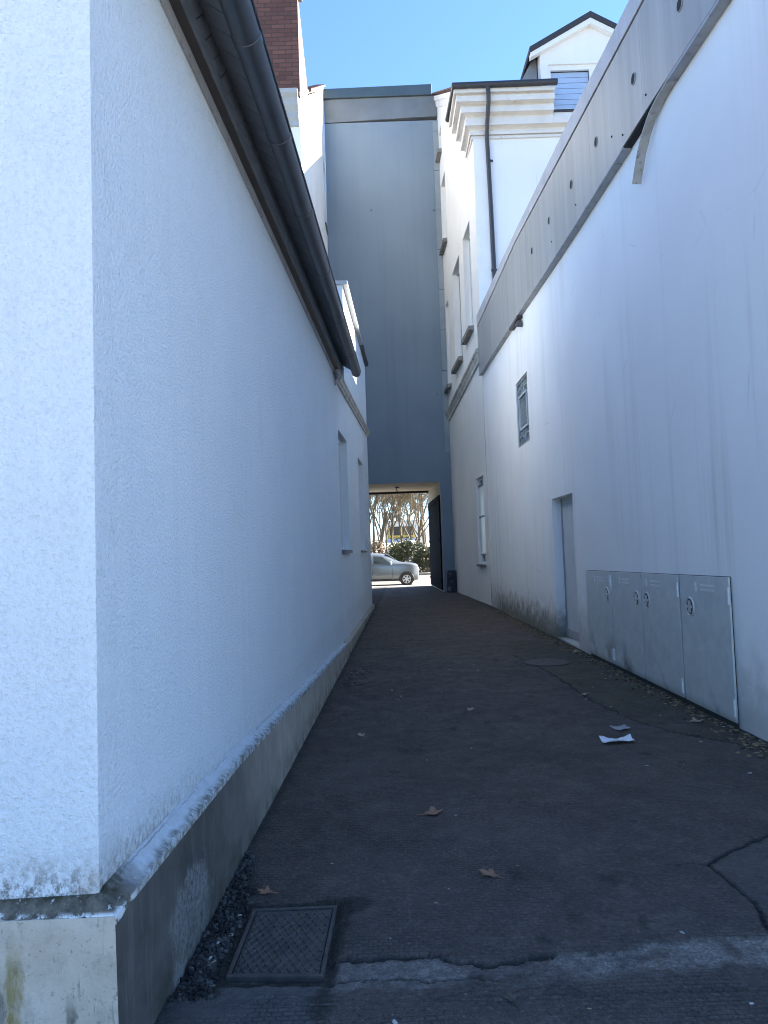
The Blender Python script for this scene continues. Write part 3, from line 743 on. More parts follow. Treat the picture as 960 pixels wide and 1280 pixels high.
mb = MB(); Q = lambda y0, y1, z0, z1, p=.022: mb.hexa([(Xg(y0) - p, y0, z0), (Xg(y0) - .001, y0, z0), (Xg(y1) - .001, y1, z0), (Xg(y1) - p, y1, z0)], [(Xg(y0) - p, y0, z1), (Xg(y0) - .001, y0, z1), (Xg(y1) - .001, y1, z1), (Xg(y1) - p, y1, z1)])
for z in (3.625, 4.90): Q(13.78, 14.88, z, z + .035)
for y in (13.775, 14.85): Q(y, y + .035, 3.63, 4.93)
mb.build('window_frame', plain('grey_iron', (.28, .31, .32), .5, .2, .1), gb)
mb = MB()
for z in (3.93, 4.60): Q(13.95, 14.72, z, z + .04, .034)
for y in (13.93, 14.70): Q(y, y + .04, 3.93, 4.64, .033)
mb.build('sash', plain('light_grey_iron', (.58, .62, .63), .5, 0, .08), gb)
GBM = plain('mid_grey_iron', (.42, .46, .47), .5, 0, .1)
for q_ in [(y, y + .022, z0_, z1_, .02) for y in (14.2, 14.42) for z0_, z1_ in ((4.645, 4.90), (3.66, 3.925))] + [(ya, yb, z, z + .02, .019) for z in (3.80, 4.76) for ya, yb in ((13.81, 14.195), (14.445, 14.85))]:
    mb = MB(); Q(*q_); mb.build('glazing_bar', GBM, gb)

# ---- utility cabinets, four doors in one row
CY = [6.0, 7.03, 8.07, 9.13, 10.26]
K = thing('utility_cabinet', 'row of four grey galvanised utility cabinet doors set in the foot of the right wall', 'cabinet', (XR(8), 8.1, 0))
mb = MB(); zc1 = lin([(6, 1.245), (10.3, 1.195)])
strip(mb, XR, -1, 6.04, 10.225, lambda y: -.04, lambda y: zc1(y) + .005, .001, .016, 4); mb.build('frame', plain('gap_black_steel', (.04, .042, .04), .7, 0, .3, 6., .2, 40., ((.04, .04, .03), .5, .8)), K)  # frame coloured near black: gap shade between doors, soil at the foot
for i in range(4):
    a, b = CY[i] + .019, CY[i + 1] - .019
    mb = MB(); strip(mb, XR, -1, a, b, lambda y: .045, lambda y: zc1(y), .0165, .034)
    d = mb.build('door', GALV, K, bevel=.004)
    yl = {0: b - .22, 1: b - .15, 2: a + .13, 3: a + .15}[i]
    zl = zc1(yl) - .29
    m_ = MB(); N = 24
    m_.tube([(XR(yl) - .036, yl + .082 * math.cos(t), zl + .082 * math.sin(t)) for t in [2 * math.pi * q / N for q in range(N + 1)]], .010, 8, caps=False)
    m_.disc((XR(yl) - .0355, yl, zl), (1, 0, 0), .076, 24, .006, 1)
    m_.box(XR(yl) - .050, XR(yl) - .040, yl - .020, yl + .020, zl - .055, zl + .055, 0)
    m_.box(XR(yl) - .048, XR(yl) - .0395, yl - .055, yl + .055, zl - .012, zl + .012, 0)
    m_.build('lock', [plain('lock_metal', (.62, .62, .58), .45, .4, .2, 30.), plain('lock_recess', (.05, .055, .055), .6)], d, smooth=False)
    m_ = MB(); yv = (a + b) / 2 + {0: -.1, 1: .1, 2: -.05, 3: -.1}[i]
    for z in (.075, .115): m_.box(XR(yv) - .040, XR(yv) - .0345, yv - .13, yv + .13, zc1(yv) - z - .018, zc1(yv) - z)
    m_.build('vent', plain('pale_slot', (.68, .71, .71), .5, 0), d)
    m_ = MB(); m_.box(XR(yv) - .039, XR(yv) - .0345, yv + .22, yv + .255, zc1(yv) - .145, zc1(yv) - .06); m_.build('badge', WHITE, d)
    for z in (.10, 1.02):
        yh = a - .004 if i in (0, 1, 3) else b
        m_ = MB(); m_.tube([(XR(yh) - .040, yh, z), (XR(yh) - .040, yh, z + .14)], .014, 8); m_.build('hinge', plain('bright_hinge', (.66, .70, .70), .45, .2), d, smooth=True)
mb = MB(); mb.disc((XR(9.5) - .036, 9.85, 1.09), (1, 0, 0), .03, 3, .004); 
mb.build('warning_sticker', plain('sticker_dark', (.06, .06, .06), .6), K)

# ================================================================== RIGHT TALL HOUSE
TF = 19.55
XT = lambda y: max(2.558, 2.826 - .0362 * (y - 19.5))
verR = lambda y: 14.15 + .62 * (y - 19.0)
TXE = 8.0
T = thing('corner_house', 'tall white house behind the low right building, with a heavy cornice and an attic dormer', 'house', (7, 25, 0))
hs = [hole(20.65, 22.0, 8.03, 11.2, .22), hole(22.9, 24.55, 7.75, 11.1, .22), hole(25.8, 26.65, 7.55, 10.7, .22), hole(20.1, 21.35, 1.10, 3.61, .14)]
hs2 = [hole(25.45, 26.6, 12.8, 15.3, .22), hole(26.0, 26.7, 16.45, 17.35, .22)]
mb = MB(); 
facade(mb, XT, 1, TF, 31.95, lambda y: 0., verR, hs + hs2)
# street-front facing the camera, above the low building
for xa_, xb_, zc_ in ((XT(TF), 4.80, 14.5), (4.80, 7.65, 13.5), (7.65, TXE, 14.5)): mb.face([(xa_, TF, 5.5), (xb_, TF, 5.5), (xb_, TF, zc_), (xa_, TF, zc_)])
mb.face([(TXE, TF, 0), (TXE, 32, 0), (TXE, 32, 22), (TXE, TF, 14.5)])
mb.face([(XT(32), 32, 0), (TXE, 32, 0), (TXE, 32, 22), (XT(32), 32, 22)])
mb.build('wall', [REND_U], T)
mb2 = MB(); mb2.box(XT(TF) + .004, TXE, TF - .03, TF - .003, 6.5, 13.05); mb2.build('front_render', REND_T, T)
mb = MB(); mb.box(XT(TF) + .002, XT(TF) + .36, TF - .07, TF - .031, 6.5, 13.02); mb.build('corner_pilaster', plain('pale_pilaster', (.76, .755, .74), .85, 0, .05, 2., .1, 60.), T)
for h in hs[:3]: window_in(T, XT, 1, h, WHITE, GLASS, SILL, sill_out=.16, sill_t=.14, extra=.08)
for h in hs2: window_in(T, XT, 1, h, WHITE, GLASS, SILL, sill_out=.16, sill_t=.14, extra=.04)
w = window_in(T, XT, 1, hs[3], WHITE, GLASS, SILL, sill_out=.07, sill_t=.07, extra=.03)
mb = MB(); strip(mb, XT, 1, 20.17, 21.28, lambda y: 1.36, lambda y: 3.42, .07, .09); mb.build('shutter', WHITE, w)
for z in (3.36, 2.46, 1.36):
    mb = MB(); strip(mb, XT, 1, 20.15, 21.3, lambda y: z, lambda y: z + .05, .05, .068); mb.build('rail', BOARD, w)
# string course
mb = MB(); prof = [(0, -.20), (.05, -.20), (.06, -.12), (.10, -.06), (.10, .0), (.15, .04), (.15, .10), (.0, .16)]
mb.sweep([[(XT(y) - .003 - o, y, 6.95 - .055 * (y - 19.5) + z) for o, z in prof] for y in (19.56, 23, 26.78)])
mb.build('string_course', MOULD, T)
# cornice with return round the corner
prof = [(0, 12.98), (.05, 12.98), (.05, 13.06), (.02, 13.06), (.02, 13.10), (.09, 13.10), (.09, 13.20), (.05, 13.20), (.05, 13.24), (.17, 13.38), (.22, 13.38), (.22, 13.58), (.17, 13.58), (.17, 13.63), (.30, 13.76), (.35, 13.76), (.35, 13.92), (.29, 13.92), (.29, 13.97), (.42, 14.08), (.47, 14.08), (.47, 14.24), (.42, 14.24), (.42, 14.29), (.54, 14.34), (.54, 14.44), (0, 14.44)]
prof = [(o, 1.55 + (z - 1.55) * (19.5 - o) / 19.5) for o, z in prof]
def cor(o, z, st):
    x = XT(TF)
    return {0: (x - o, 20.6, z), 1: (x - o, TF - .032 - o, z), 2: (5.05, TF - .032 - o, z)}[st]
mb = MB(); mb.sweep([[cor(o, z, s_) for o, z in prof] for s_ in (0, 1, 2)])
low_ = [p for p in prof if p[1] < 13.5] + [(.0, 13.5)]
mb.sweep([[(x, TF - .032 - o, z) for o, z in low_] for x in (5.053, TXE)])
mb.build('cornice', STONE, T)
mb = MB(); mb.tube([(XT(TF) - .56, 20.5, 14.17), (XT(TF) - .56, TF - .62, 14.15), (5.1, TF - .62, 14.17)], .085, 12)
g = mb.build('gutter', GUT2, T, smooth=True)
mb = MB(); xd = 3.22
mb.tube([(xd - .02, TF - .62, 14.15), (xd, TF - .60, 13.95), (xd, TF - .56, 13.7), (xd - .02, TF - .22, 13.15), (xd - .01, TF - .12, 12.9), (xd + .02, TF - .11, 11.), (xd + .06, TF - .11, 7.2)], .058, 12)
dp = mb.build('downpipe', GUT2, T, smooth=True)
for z in (12.3, 9.2):
    mb = MB(); mb.tube([(xd + .02, TF - .11, z - .02), (xd + .02, TF - .11, z + .02)], .066, 12); mb.box(xd + .08, xd + .13, TF - .13, TF - .09, z - .02, z + .02); mb.build('pipe_clamp', GUT2, dp)
# verge board and roof
mb = MB()
def vb(y, o, dz): return (XT(y) - o, y, verR(y) + dz)
ys_ = (20.62, 23, 25, 26.8, 31.9)
mb.sweep([[vb(y, 0.003, -.42), vb(y, .05, -.42), vb(y, .07, -.20), vb(y, .12, -.14), vb(y, .12, .02), vb(y, 0.003, .02)] for y in ys_])
mb.build('verge_board', STONE, T)
mb = MB()
def slab(xa, xb, ya):
    mb.hexa([(xa(ya) if callable(xa) else xa, ya, verR(ya) + .10), (xb, ya, verR(ya) + .10), (xb, 31.9, verR(31.9) + .03), (xa(31.9) if callable(xa) else xa, 31.9, verR(31.9) + .03)], [(xa(ya) if callable(xa) else xa, ya, verR(ya) + .17), (xb, ya, verR(ya) + .17), (xb, 31.9, verR(31.9) + .12), (xa(31.9) if callable(xa) else xa, 31.9, verR(31.9) + .12)])
slab(lambda y: XT(y) - .12, 4.75, 19.35); slab(4.751, 7.70, 20.0); slab(7.701, TXE + .15, 19.2)
rf = mb.build('roof', TILE, T)
mb = MB()
for i in range(36):
    y = 20.6 + i * .31; z = verR(y) + .10
    mb.hexa([(XT(y) - .16, y, z), (XT(y) + .2, y, z), (XT(y) + .2, y + .29, z + .19), (XT(y) - .16, y + .29, z + .19)], [(XT(y) - .16, y, z + .06), (XT(y) + .2, y, z + .06), (XT(y) + .2, y + .29, z + .225), (XT(y) - .16, y + .29, z + .225)])
mb.build('verge_tile', TILE, rf)
# dormer
DY = TF - .04; x0, x1, xm = 4.80, 7.65, 6.22; ze, zp = 15.55, 16.25
mb = MB()
pl = [(x0, 13.55), (x1, 13.55), (x1, ze), (xm, zp), (x0, ze)]
wx0, wx1, wz0, wz1 = 5.02, 6.85, 13.72, 15.05
def ff(a, b, z0_, z1_): mb.box(a, b, DY - .02, DY + .30, z0_, z1_)
ff(x0, wx0, 13.52, ze); ff(wx1, x1, 13.52, ze); ff(wx0, wx1, 13.52, wz0); ff(wx0, wx1, wz1, ze)
mb.sweep([[(x0, y, ze), (x1, y, ze), (xm, y, zp)] for y in (DY - .02, DY + .30)])
dm = mb.build('dormer', REND_T, T)
mb = MB()
for xa, xb, sgn in ((x0 - .32, xm, 1), (x1 + .32, xm, -1)):
    za, zb2 = ze - .26, zp + .02
    mb.hexa([(xa, DY - .22, za), (xb, DY - .22, zb2), (xb, 25.5, zb2), (xa, 25.5, za)], [(xa, DY - .22, za + .16), (xb, DY - .22, zb2 + .16), (xb, 25.5, zb2 + .16), (xa, 25.5, za + .16)])
mb.build('roof', ROOFD, dm)
mb = MB()
for xa, xb in ((x0 - .30, xm), (x1 + .30, xm)):
    za, zb2 = ze - .25, zp + .01
    mb.hexa([(xa, DY - .19, za - .14), (xb, DY - .19, zb2 - .16), (xb, DY - .021, zb2 - .16), (xa, DY - .021, za - .14)], [(xa, DY - .19, za - .002), (xb, DY - .19, zb2 - .002), (xb, DY - .021, zb2 - .002), (xa, DY - .021, za - .002)])
mb.build('bargeboard', WHITE, dm)
mb = MB(); mb.box(x0 + .004, x0 + .05, DY + .31, 23.5, 13.6, ze - .02); mb.hexa([(x0 - .55, DY + .32, 14.7), (x0 - .02, DY + .32, 14.7), (x0 - .02, 23, 14.7), (x0 - .55, 23, 14.7)], [(x0 - .14, DY + .32, ze - .10), (x0 - .02, DY + .32, ze - .10), (x0 - .02, 23, ze - .1), (x0 - .14, 23, ze - .1)])
mb.build('cheek', SLATE, dm)
fr = MB()
def fb(a, b, c, d_): fr.box(a, b, DY + .03, DY + .10, c, d_)
fb(wx0, wx0 + .07, wz0, wz1); fb(wx1 - .07, wx1, wz0, wz1); fb(wx0 + .07, wx1 - .07, wz0, wz0 + .07); fb(wx0 + .07, wx1 - .07, wz1 - .14, wz1); fb(6.18, 6.42, wz0 + .07, wz1 - .14)
wn = fr.build('window', WHITE, dm)
p = MB(); p.box(wx0 + .05, wx1 - .05, DY + .075, DY + .085, wz0 + .05, wz1 - .1)
t = NT('window_glass'); p.build('pane', t.done((.8, .85, .9), .03, spec=.5), wn)
t.b.inputs['Transmission Weight'].default_value = 1.; t.b.inputs['IOR'].default_value = 1.01
p = MB()
for i in range(7):
    z = wz0 + .08 + i * .158
    p.hexa([(wx0 + .08, DY + .115, z), (6.17, DY + .115, z), (6.17, DY + .145, z), (wx0 + .08, DY + .145, z)], [(wx0 + .08, DY + .125, z + .15), (6.17, DY + .125, z + .15), (6.17, DY + .13, z + .15), (wx0 + .08, DY + .13, z + .15)])
p.build('blind', BLIND, wn)
p = MB(); p.box(wx0 + .02, wx1 - .02, DY + .16, DY + .18, wz0, wz1); p.build('inner_shade', plain('room_dark', (.10, .12, .15), .8), wn)
p = MB(); p.box(wx0 - .03, wx1 + .03, DY - .08, DY - .021, wz0 - .06, wz0 - .01); p.build('sill', GUT2, wn)

# ================================================================== GROUND, STREET
def sheet(name, x0, x1, y0, y1, z, mat, kind='structure'):
    m_ = MB(); m_.face([(x0, y0, z), (x1, y0, z), (x1, y1, z), (x0, y1, z)])
    return tag(m_.build(name, mat), kind=kind)
t = NT('earth_and_grass'); p = t.pos()
GRD = t.done(t.mix(t.noise(p, .4, 6, .7), (.07, .075, .035), (.16, .14, .09)), .9)
sheet('ground', -600, 600, -600, 900, -.13, GRD)
t = NT('yard_concrete'); p = t.pos()
YARD = t.done(t.mix(t.noise(p, .8, 7, .65), (.20, .185, .165), (.28, .265, .24)), .85, t.bump(t.noise(p, 30, 5), .3, .01))
sheet('unseen_forecourt', -30, 30, -30, 1.01, -.02, YARD)  # unseen ground behind the camera, set as concrete to bounce sunlight forward
t = NT('street_asphalt'); p = t.pos()
ROAD = t.done(t.mix(t.noise(p, .9, 7, .65), (.085, .074, .060), (.125, .11, .09)), .85, t.bump(t.noise(p, 60, 5, .7), .4, .008))
sheet('road', -60, 60, 33.2, 49.2, -.10, ROAD)
t = NT('paving_slabs'); p = t.pos()
brk = t.n.new('ShaderNodeTexBrick'); t.link(p, brk.inputs['Vector']); brk.inputs['Scale'].default_value = 1; brk.inputs['Brick Width'].default_value = .5; brk.inputs['Row Height'].default_value = .5; brk.inputs['Mortar Size'].default_value = .008; brk.offset = .5
brk.inputs['Color1'].default_value = (.17, .155, .13, 1); brk.inputs['Color2'].default_value = (.21, .19, .16, 1); brk.inputs['Mortar'].default_value = (.14, .13, .11, 1)
PAV = t.done(t.mix(t.mul(t.noise(p, 3, 6), .4), brk.outputs['Color'], (.22, .21, .19)), .85)
m_ = MB(); m_.box(-60, 60, 32.02, 33.06, -.14, .0); tag(m_.build('pavement', PAV), kind='structure')
m_ = MB(); m_.box(-60, 60, 33.07, 33.19, -.14, -.005); tag(m_.build('kerb', plain('kerb_stone', (.2, .19, .17), .8)), kind='structure')
m_ = MB(); m_.box(-60, 60, 49.22, 49.36, -.14, .03); m_.box(-60, 60, 49.37, 51.0, -.14, .015); tag(m_.build('far_pavement', PAV), kind='structure')

# ---- alley asphalt: dense sheet with cracks, broken edges and worn bands modelled in
def vnoise(x, y, seed=0):
    xi = np.floor(x).astype(np.int64); yi = np.floor(y).astype(np.int64)
    fx_ = x - xi; fy_ = y - yi
    def hsh(a, b):
        n = (a * 374761393 + b * 668265263 + seed * 982451653) & 0xffffffff
        n = ((n ^ (n >> 13)) * 1274126177) & 0xffffffff
        return ((n ^ (n >> 16)) & 0xffff) / 65535.
    u = fx_ * fx_ * (3 - 2 * fx_); v = fy_ * fy_ * (3 - 2 * fy_)
    return (hsh(xi, yi) * (1 - u) + hsh(xi + 1, yi) * u) * (1 - v) + (hsh(xi, yi + 1) * (1 - u) + hsh(xi + 1, yi + 1) * u) * v
def fbm(x, y, sc, oc=4, seed=0):
    a = 0; amp = .5; tot = 0
    for i in range(oc):
        a = a + amp * vnoise(x * sc, y * sc, seed + i); tot += amp; sc *= 2.03; amp *= .55
    return a / tot
def seg_dist(X, Y, pts):
    d = np.full(X.shape, 1e9)
    for (ax, ay), (bx, by) in zip(pts[:-1], pts[1:]):
        vx, vy = bx - ax, by - ay
        t_ = np.clip(((X - ax) * vx + (Y - ay) * vy) / (vx * vx + vy * vy), 0, 1)
        d = np.minimum(d, np.hypot(X - ax - t_ * vx, Y - ay - t_ * vy))
    return d
sst = lambda a, b, x: (lambda t_: t_ * t_ * (3 - 2 * t_))(np.clip((x - a) / (b - a), 0, 1))
rows = [1.0, 1.4, 1.7, 1.9]
while rows[-1] < 32.0: rows.append(rows[-1] + max(.0036 * rows[-1], .008))
rows = np.array(rows); rows[-1] = 32.015
NC = 330
uu = np.linspace(0, 1, NC)
Yg = np.repeat(rows[:, None], NC, 1)
xl = np.where(rows < 20.2, -.85 + (rows - 2) * .0278 - .03, -1.79); xr = np.where(rows < 26.7, 2.9 - .1 * rows / 26 + .02, np.where(rows < 26.9, 2.8, 2.8))
xl = np.where(rows < 2.24, -4.0, xl); xr = np.where(rows < 2.58, 6., xr)
Xg_ = xl[:, None] + (xr - xl)[:, None] * uu[None, :]
jx = (fbm(Xg_, Yg, 9, 4, 3) - .5); jy = (fbm(Xg_, Yg, 9, 4, 11) - .5)
wx, wy = Xg_ + jx * .09, Yg + jy * .09
fine = fbm(Xg_, Yg, 40, 3, 21)
Zg = (fbm(Xg_, Yg, 1.3, 3, 5) - .5) * .022 + (fbm(Xg_, Yg, 6, 3, 7) - .5) * .007
crack = np.zeros_like(Zg); pale = np.zeros_like(Zg); moss = np.zeros_like(Zg); soil = np.zeros_like(Zg); patch = np.zeros_like(Zg)
def add_crack(pts, w, depth=.012, s=1., k=1.):
    global crack, Zg
    d = seg_dist(Xg_ + (wx - Xg_) * k, Yg + (wy - Yg) * k, pts)
    ww = w * (.5 + 1.0 * fbm(Xg_, Yg, 5, 2, 31))
    m = 1 - sst(ww * .5, ww * 1.1, d)
    crack = np.maximum(crack, m * s); Zg = Zg - depth * m
# joint across the mouth of the alley and the broken pale strip
jo = [(-.25, 2.83), (.0, 2.855), (.19, 2.84), (.32, 2.80), (.45, 2.815), (.6, 2.83), (.9, 2.87), (1.42, 2.92), (2.4, 3.0)]
jy_ = np.interp(Xg_, [p[0] for p in jo], [p[1] for p in jo])
lo_ = np.interp(Xg_, [-1, -.25, .3, .7, 1.5, 2.5], [2.60, 2.66, 2.66, 2.68, 2.74, 2.8])
ed = (fbm(Xg_, Yg, 14, 4, 41) - .5) * .12
inb = sst(-.012, .012, (jy_ - wy) + ed * .3) * sst(-.05, .05, (wy - lo_) + ed)
amt = np.interp(Xg_, [-.4, 0, .35, .45, .75, 1.6, 3], [.65, .75, .85, .35, .95, 1., .8])
pale = np.maximum(pale, inb * amt * sst(.30, .55, fbm(Xg_, Yg, 7, 4, 51) + .12))
Zg -= .012 * inb * (.4 + fbm(Xg_, Yg, 18, 3, 61))
add_crack([p for p in jo if p[0] < .75], .010, .01)
add_crack([(-.25, 2.74), (.0, 2.72), (.15, 2.715), (.36, 2.72)], .006, .008, .9)
add_crack([(.1, 2.60), (.3, 2.63), (.5, 2.66)], .004, .004, .5)
# brown stain at the bottom
d = np.hypot((wx + .27) / .05, (wy - 2.60) / .13); soil = np.maximum(soil, .85 * (1 - sst(.6, 1.2, d + (fine - .5))))
# pale scuffs left of it
d = np.hypot((wx + .50) / .22, (wy - 2.64) / .035); pale = np.maximum(pale, .5 * (1 - sst(.3, 1.2, d + (fine - .5) * 1.3)))
d = np.hypot((wx + .33) / .14, (wy - 2.72) / .03); pale = np.maximum(pale, .6 * (1 - sst(.3, 1.2, d + (fine - .5) * 1.3)))
patch = np.maximum(patch, .8 * sst(.02, -.02, wy - 2.735) * sst(.03, -.03, wx + .30))
# cracks right foreground
add_crack([(2.2, 3.98), (1.95, 3.86), (1.72, 3.71), (1.5, 3.56)], .011, .012, 1., .3)
add_crack([(1.5, 3.56), (1.52, 3.36), (1.53, 3.2), (1.5, 3.04), (1.48, 2.93)], .011, .012, 1., .3)
add_crack([(1.5, 3.56), (1.40, 3.57), (1.30, 3.56)], .004, .004, .7)
patch = np.maximum(patch, .35 * sst(-.02, .02, wx - 1.52) * sst(.04, -.04, wy - (3.56 + (wx - 1.5) * .66)) * sst(-.03, .03, wy - 2.93))
# crack line beside the cabinets, mossy verge towards the wall
cl = [(1.80, 10.6), (1.95, 9.3), (2.02, 8.3), (2.0, 7.5), (2.03, 7.0), (2.12, 6.5), (2.28, 6.05), (2.45, 5.8), (2.75, 5.4), (2.95, 5.2)]
add_crack(cl, .014, .014)
cx_ = np.interp(Yg, [p[1] for p in cl[::-1]], [p[0] for p in cl[::-1]])
right = sst(-.02, .05, wx - cx_)
moss = np.maximum(moss, right * np.where((Yg > 5.0) & (Yg < 12), .85, 0) * sst(.30, .55, fbm(Xg_, Yg, 2.2, 4, 71) + .08))
wall_r = sst(.45, .02, (2.9 - .1 * Yg / 26) - wx); moss = np.maximum(moss, wall_r * .9)
soil = np.maximum(soil, sst(.10, .02, (2.9 - .1 * Yg / 26) - wx + (fine - .5) * .12) * .9)
moss = np.maximum(moss, .35 * sst(.45, .7, fbm(Xg_, Yg, .9, 4, 77)) * sst(7, 11, Yg))
# left edge: soil line along the plinth, broken gravel and puddle patch by the square cover
ld = wx - (-.85 + (Yg - 2) * .0278) 
soil = np.maximum(soil, sst(.10, .02, ld + (fine - .5) * .12) * np.where(Yg > 2.2, .85, 0))
gap = sst(.03, -.03, wx - np.interp(Yg, [2.3, 2.75, 3.3, 3.6, 4.0], [-.60, -.66, -.645, -.70, -.76])) * sst(2.60, 2.70, wy) * sst(4.0, 3.5, wy)
soil = np.maximum(soil, gap * .97); Zg -= .012 * gap * (1 - .0 * fine) - .010 * gap * sst(.45, .7, fine)
pd = np.hypot((wx + .735) / .055, (wy - 2.93 - (wx + .73) * 1.0) / .17); pm = 1 - sst(.7, 1.0, pd + (fine - .5) * .5)
patch = np.maximum(patch, pm); soil *= (1 - pm); Zg += .010 * pm
# seat of the square cover
MC = [(-.665, 2.755), (-.262, 2.735), (-.245, 3.305), (-.655, 3.295)]
dm_ = seg_dist(wx, wy, MC + MC[:1]); inside = (Xg_ > -.665 + (Yg - 2.75) * .02) & (Xg_ < -.262 + (Yg - 2.74) * .03) & (Yg > 2.745) & (Yg < 3.30)
rim = 1 - sst(.018, .045, dm_); soil = np.maximum(soil, rim * .9); moss = np.maximum(moss, rim * .6)
dk = 1 - sst(.0, .03, np.hypot((wx + .2) / 1., (wy - 3.28) / 1.) - .06); soil = np.maximum(soil, dk * .9)
Zg = np.where(inside, -.030, Zg - .012 * rim)
# broken hollow by the left plinth further on
for (bx, by, rx_, ry_) in ((-.50, 9.3, .16, .42), (-.34, 9.55, .12, .22), (-.46, 8.62, .14, .10)):
    d = np.hypot((wx - bx) / rx_, (wy - by) / ry_); m = 1 - sst(.6, 1.1, d + (fine - .5) * .8)
    pale = np.maximum(pale, m * .55 * sst(.45, .6, fine)); soil = np.maximum(soil, m * sst(.58, .42, fine) * .9); Zg -= .02 * m * sst(.55, .4, fine)
add_crack([(-.55, 8.5), (-.35, 8.55), (-.18, 8.75)], .012, .01); add_crack([(-.52, 9.95), (-.3, 9.9), (-.16, 9.95)], .012, .01)
# stains and small pits
for i in range(46):
    x_, y_ = rng.uniform(-.5, 2.4), rng.uniform(2.9, 9.5); r_ = rng.uniform(.012, .05)
    d = np.hypot((wx - x_) / r_, (wy - y_) / (r_ * rng.uniform(.6, 1.6))); soil = np.maximum(soil, (.75 * (1 - sst(.5, 1.1, d + (fine - .5) * 1.2))))
for (x_, y_, rx_, ry_) in ((.15, 5.72, .14, .12), (.58, 3.52, .05, .08), (1.02, 3.05, .03, .10), (1.0, 3.45, .05, .07), (.75, 3.1, .06, .05)):
    d = np.hypot((wx - x_) / rx_, (wy - y_) / ry_); soil = np.maximum(soil, .7 * (1 - sst(.4, 1.1, d + (fine - .5) * 1.2)))
# faint ring of an old patch round the round cover
ring = np.abs(np.hypot(wx - 2.12, wy - 9.78) - .42); crack = np.maximum(crack, .5 * (1 - sst(.006, .02, ring)))
nr, nc = Yg.shape
vv = np.stack([Xg_, Yg, Zg], -1).reshape(-1, 3)
ii = np.arange(nr * nc).reshape(nr, nc)
ff_ = np.stack([ii[:-1, :-1], ii[:-1, 1:], ii[1:, 1:], ii[1:, :-1]], -1).reshape(-1, 4)
me = bpy.data.meshes.new('alley')
me.vertices.add(len(vv)); me.vertices.foreach_set('co', vv.ravel().astype(np.float32))
me.loops.add(ff_.size); me.loops.foreach_set('vertex_index', ff_.ravel().astype(np.int32))
me.polygons.add(len(ff_)); me.polygons.foreach_set('loop_start', (np.arange(len(ff_)) * 4).astype(np.int32)); me.polygons.foreach_set('loop_total', np.full(len(ff_), 4, np.int32))
me.update(calc_edges=True); me.validate()
for nm, arr in (('crack', crack), ('pale', pale), ('moss', moss), ('soil', soil), ('patch', patch)):
    at = me.attributes.new(nm, 'FLOAT', 'POINT'); at.data.foreach_set('value', np.clip(arr, 0, 1).ravel().astype(np.float32))
me.polygons.foreach_set('use_smooth', [True] * len(ff_)); me.materials.append(ASPH)
al = bpy.data.objects.new('alley', me); COL.objects.link(al); tag(al, kind='structure')
def gz(x, y):
    i = int(np.clip(np.searchsorted(rows, y), 1, len(rows) - 1)); r = rows[i]
    j = int(np.clip((x - xl[i]) / (xr[i] - xl[i]) * (NC - 1), 0, NC - 1)); return float(Zg[i, j])

# ---- square manhole cover
MH = thing('manhole_cover', 'rusty square cast-iron cover with diamond tread, sunk by the corner of the left plinth', 'manhole cover', (-.457, 3.02, -.03))
def bil(u, v):
    a, b, c, d = [np.array(q) for q in MC]
    q = a * (1 - u) * (1 - v) + b * u * (1 - v) + c * u * v + d * (1 - u) * v; return q
mb = MB()
def mq(u0, u1, v0, v1, z0, z1):
    P4 = [bil(u0, v0), bil(u1, v0), bil(u1, v1), bil(u0, v1)]
    mb.hexa([(p[0], p[1], z0) for p in P4], [(p[0], p[1], z1) for p in P4])
for a in ((.045, .955, .03, .062), (.045, .955, .938, .97), (.045, .085, .064, .936), (.915, .955, .064, .936)): mq(*a, -.034, -.006)
mb.build('frame', IRON, MH, bevel=.002)
mb = MB(); mq(.095, .905, .072, .928, -.034, -.012)
plt = mb.build('plate', IRON, MH, bevel=.002)
mb = MB(); N = 9
for k in range(-N, N + 14):          # raised diagonal ribs both ways, clipped to the plate
    for sgn in (1, -1):
        pts = []
        for s_ in np.linspace(0, 1, 60):
            v = .09 + .82 * s_; u = .11 + (k / 9.) * .78 + sgn * s_ * .62 - (0 if sgn > 0 else 0)
            if .115 < u < .885: pts.append((u, v))
        if len(pts) > 3:
            (ua, va), (ub, vb_) = pts[0], pts[-1]
            A, Bq = bil(ua, va), bil(ub, vb_); dd = (Bq - A) / np.linalg.norm(Bq - A); nn = np.array([-dd[1], dd[0]]) * .0055
            zz = -.0119 if sgn > 0 else -.0121
            mb.hexa([(*(A - nn), zz), (*(A + nn), zz), (*(Bq + nn), zz), (*(Bq - nn), zz)], [(*(A - nn * .5), zz + .004), (*(A + nn * .5), zz + .004), (*(Bq + nn * .5), zz + .004), (*(Bq - nn * .5), zz + .004)])
mb.build('tread', IRON, plt)
# ---- round cover further on
z_ = gz(2.12, 9.78) - .001
mb = MB(); mb.disc((2.12, 9.78, z_), (0, 0, 1), .30, 32, .012); mb.tube([(2.12 + .33 * math.cos(a), 9.78 + .33 * math.sin(a), z_ + .001) for a in np.linspace(0, 2 * math.pi, 33)], .010, 6, caps=False)
o = mb.build('drain_cover', plain('asphalted_iron', (.085, .073, .064), .8, 0, .35, 22., .6, 90.)); o.location = (0, 0, 0)
tag(o, 'round flush drain cover nearly the colour of the asphalt, in front of the recessed door', 'drain cover')

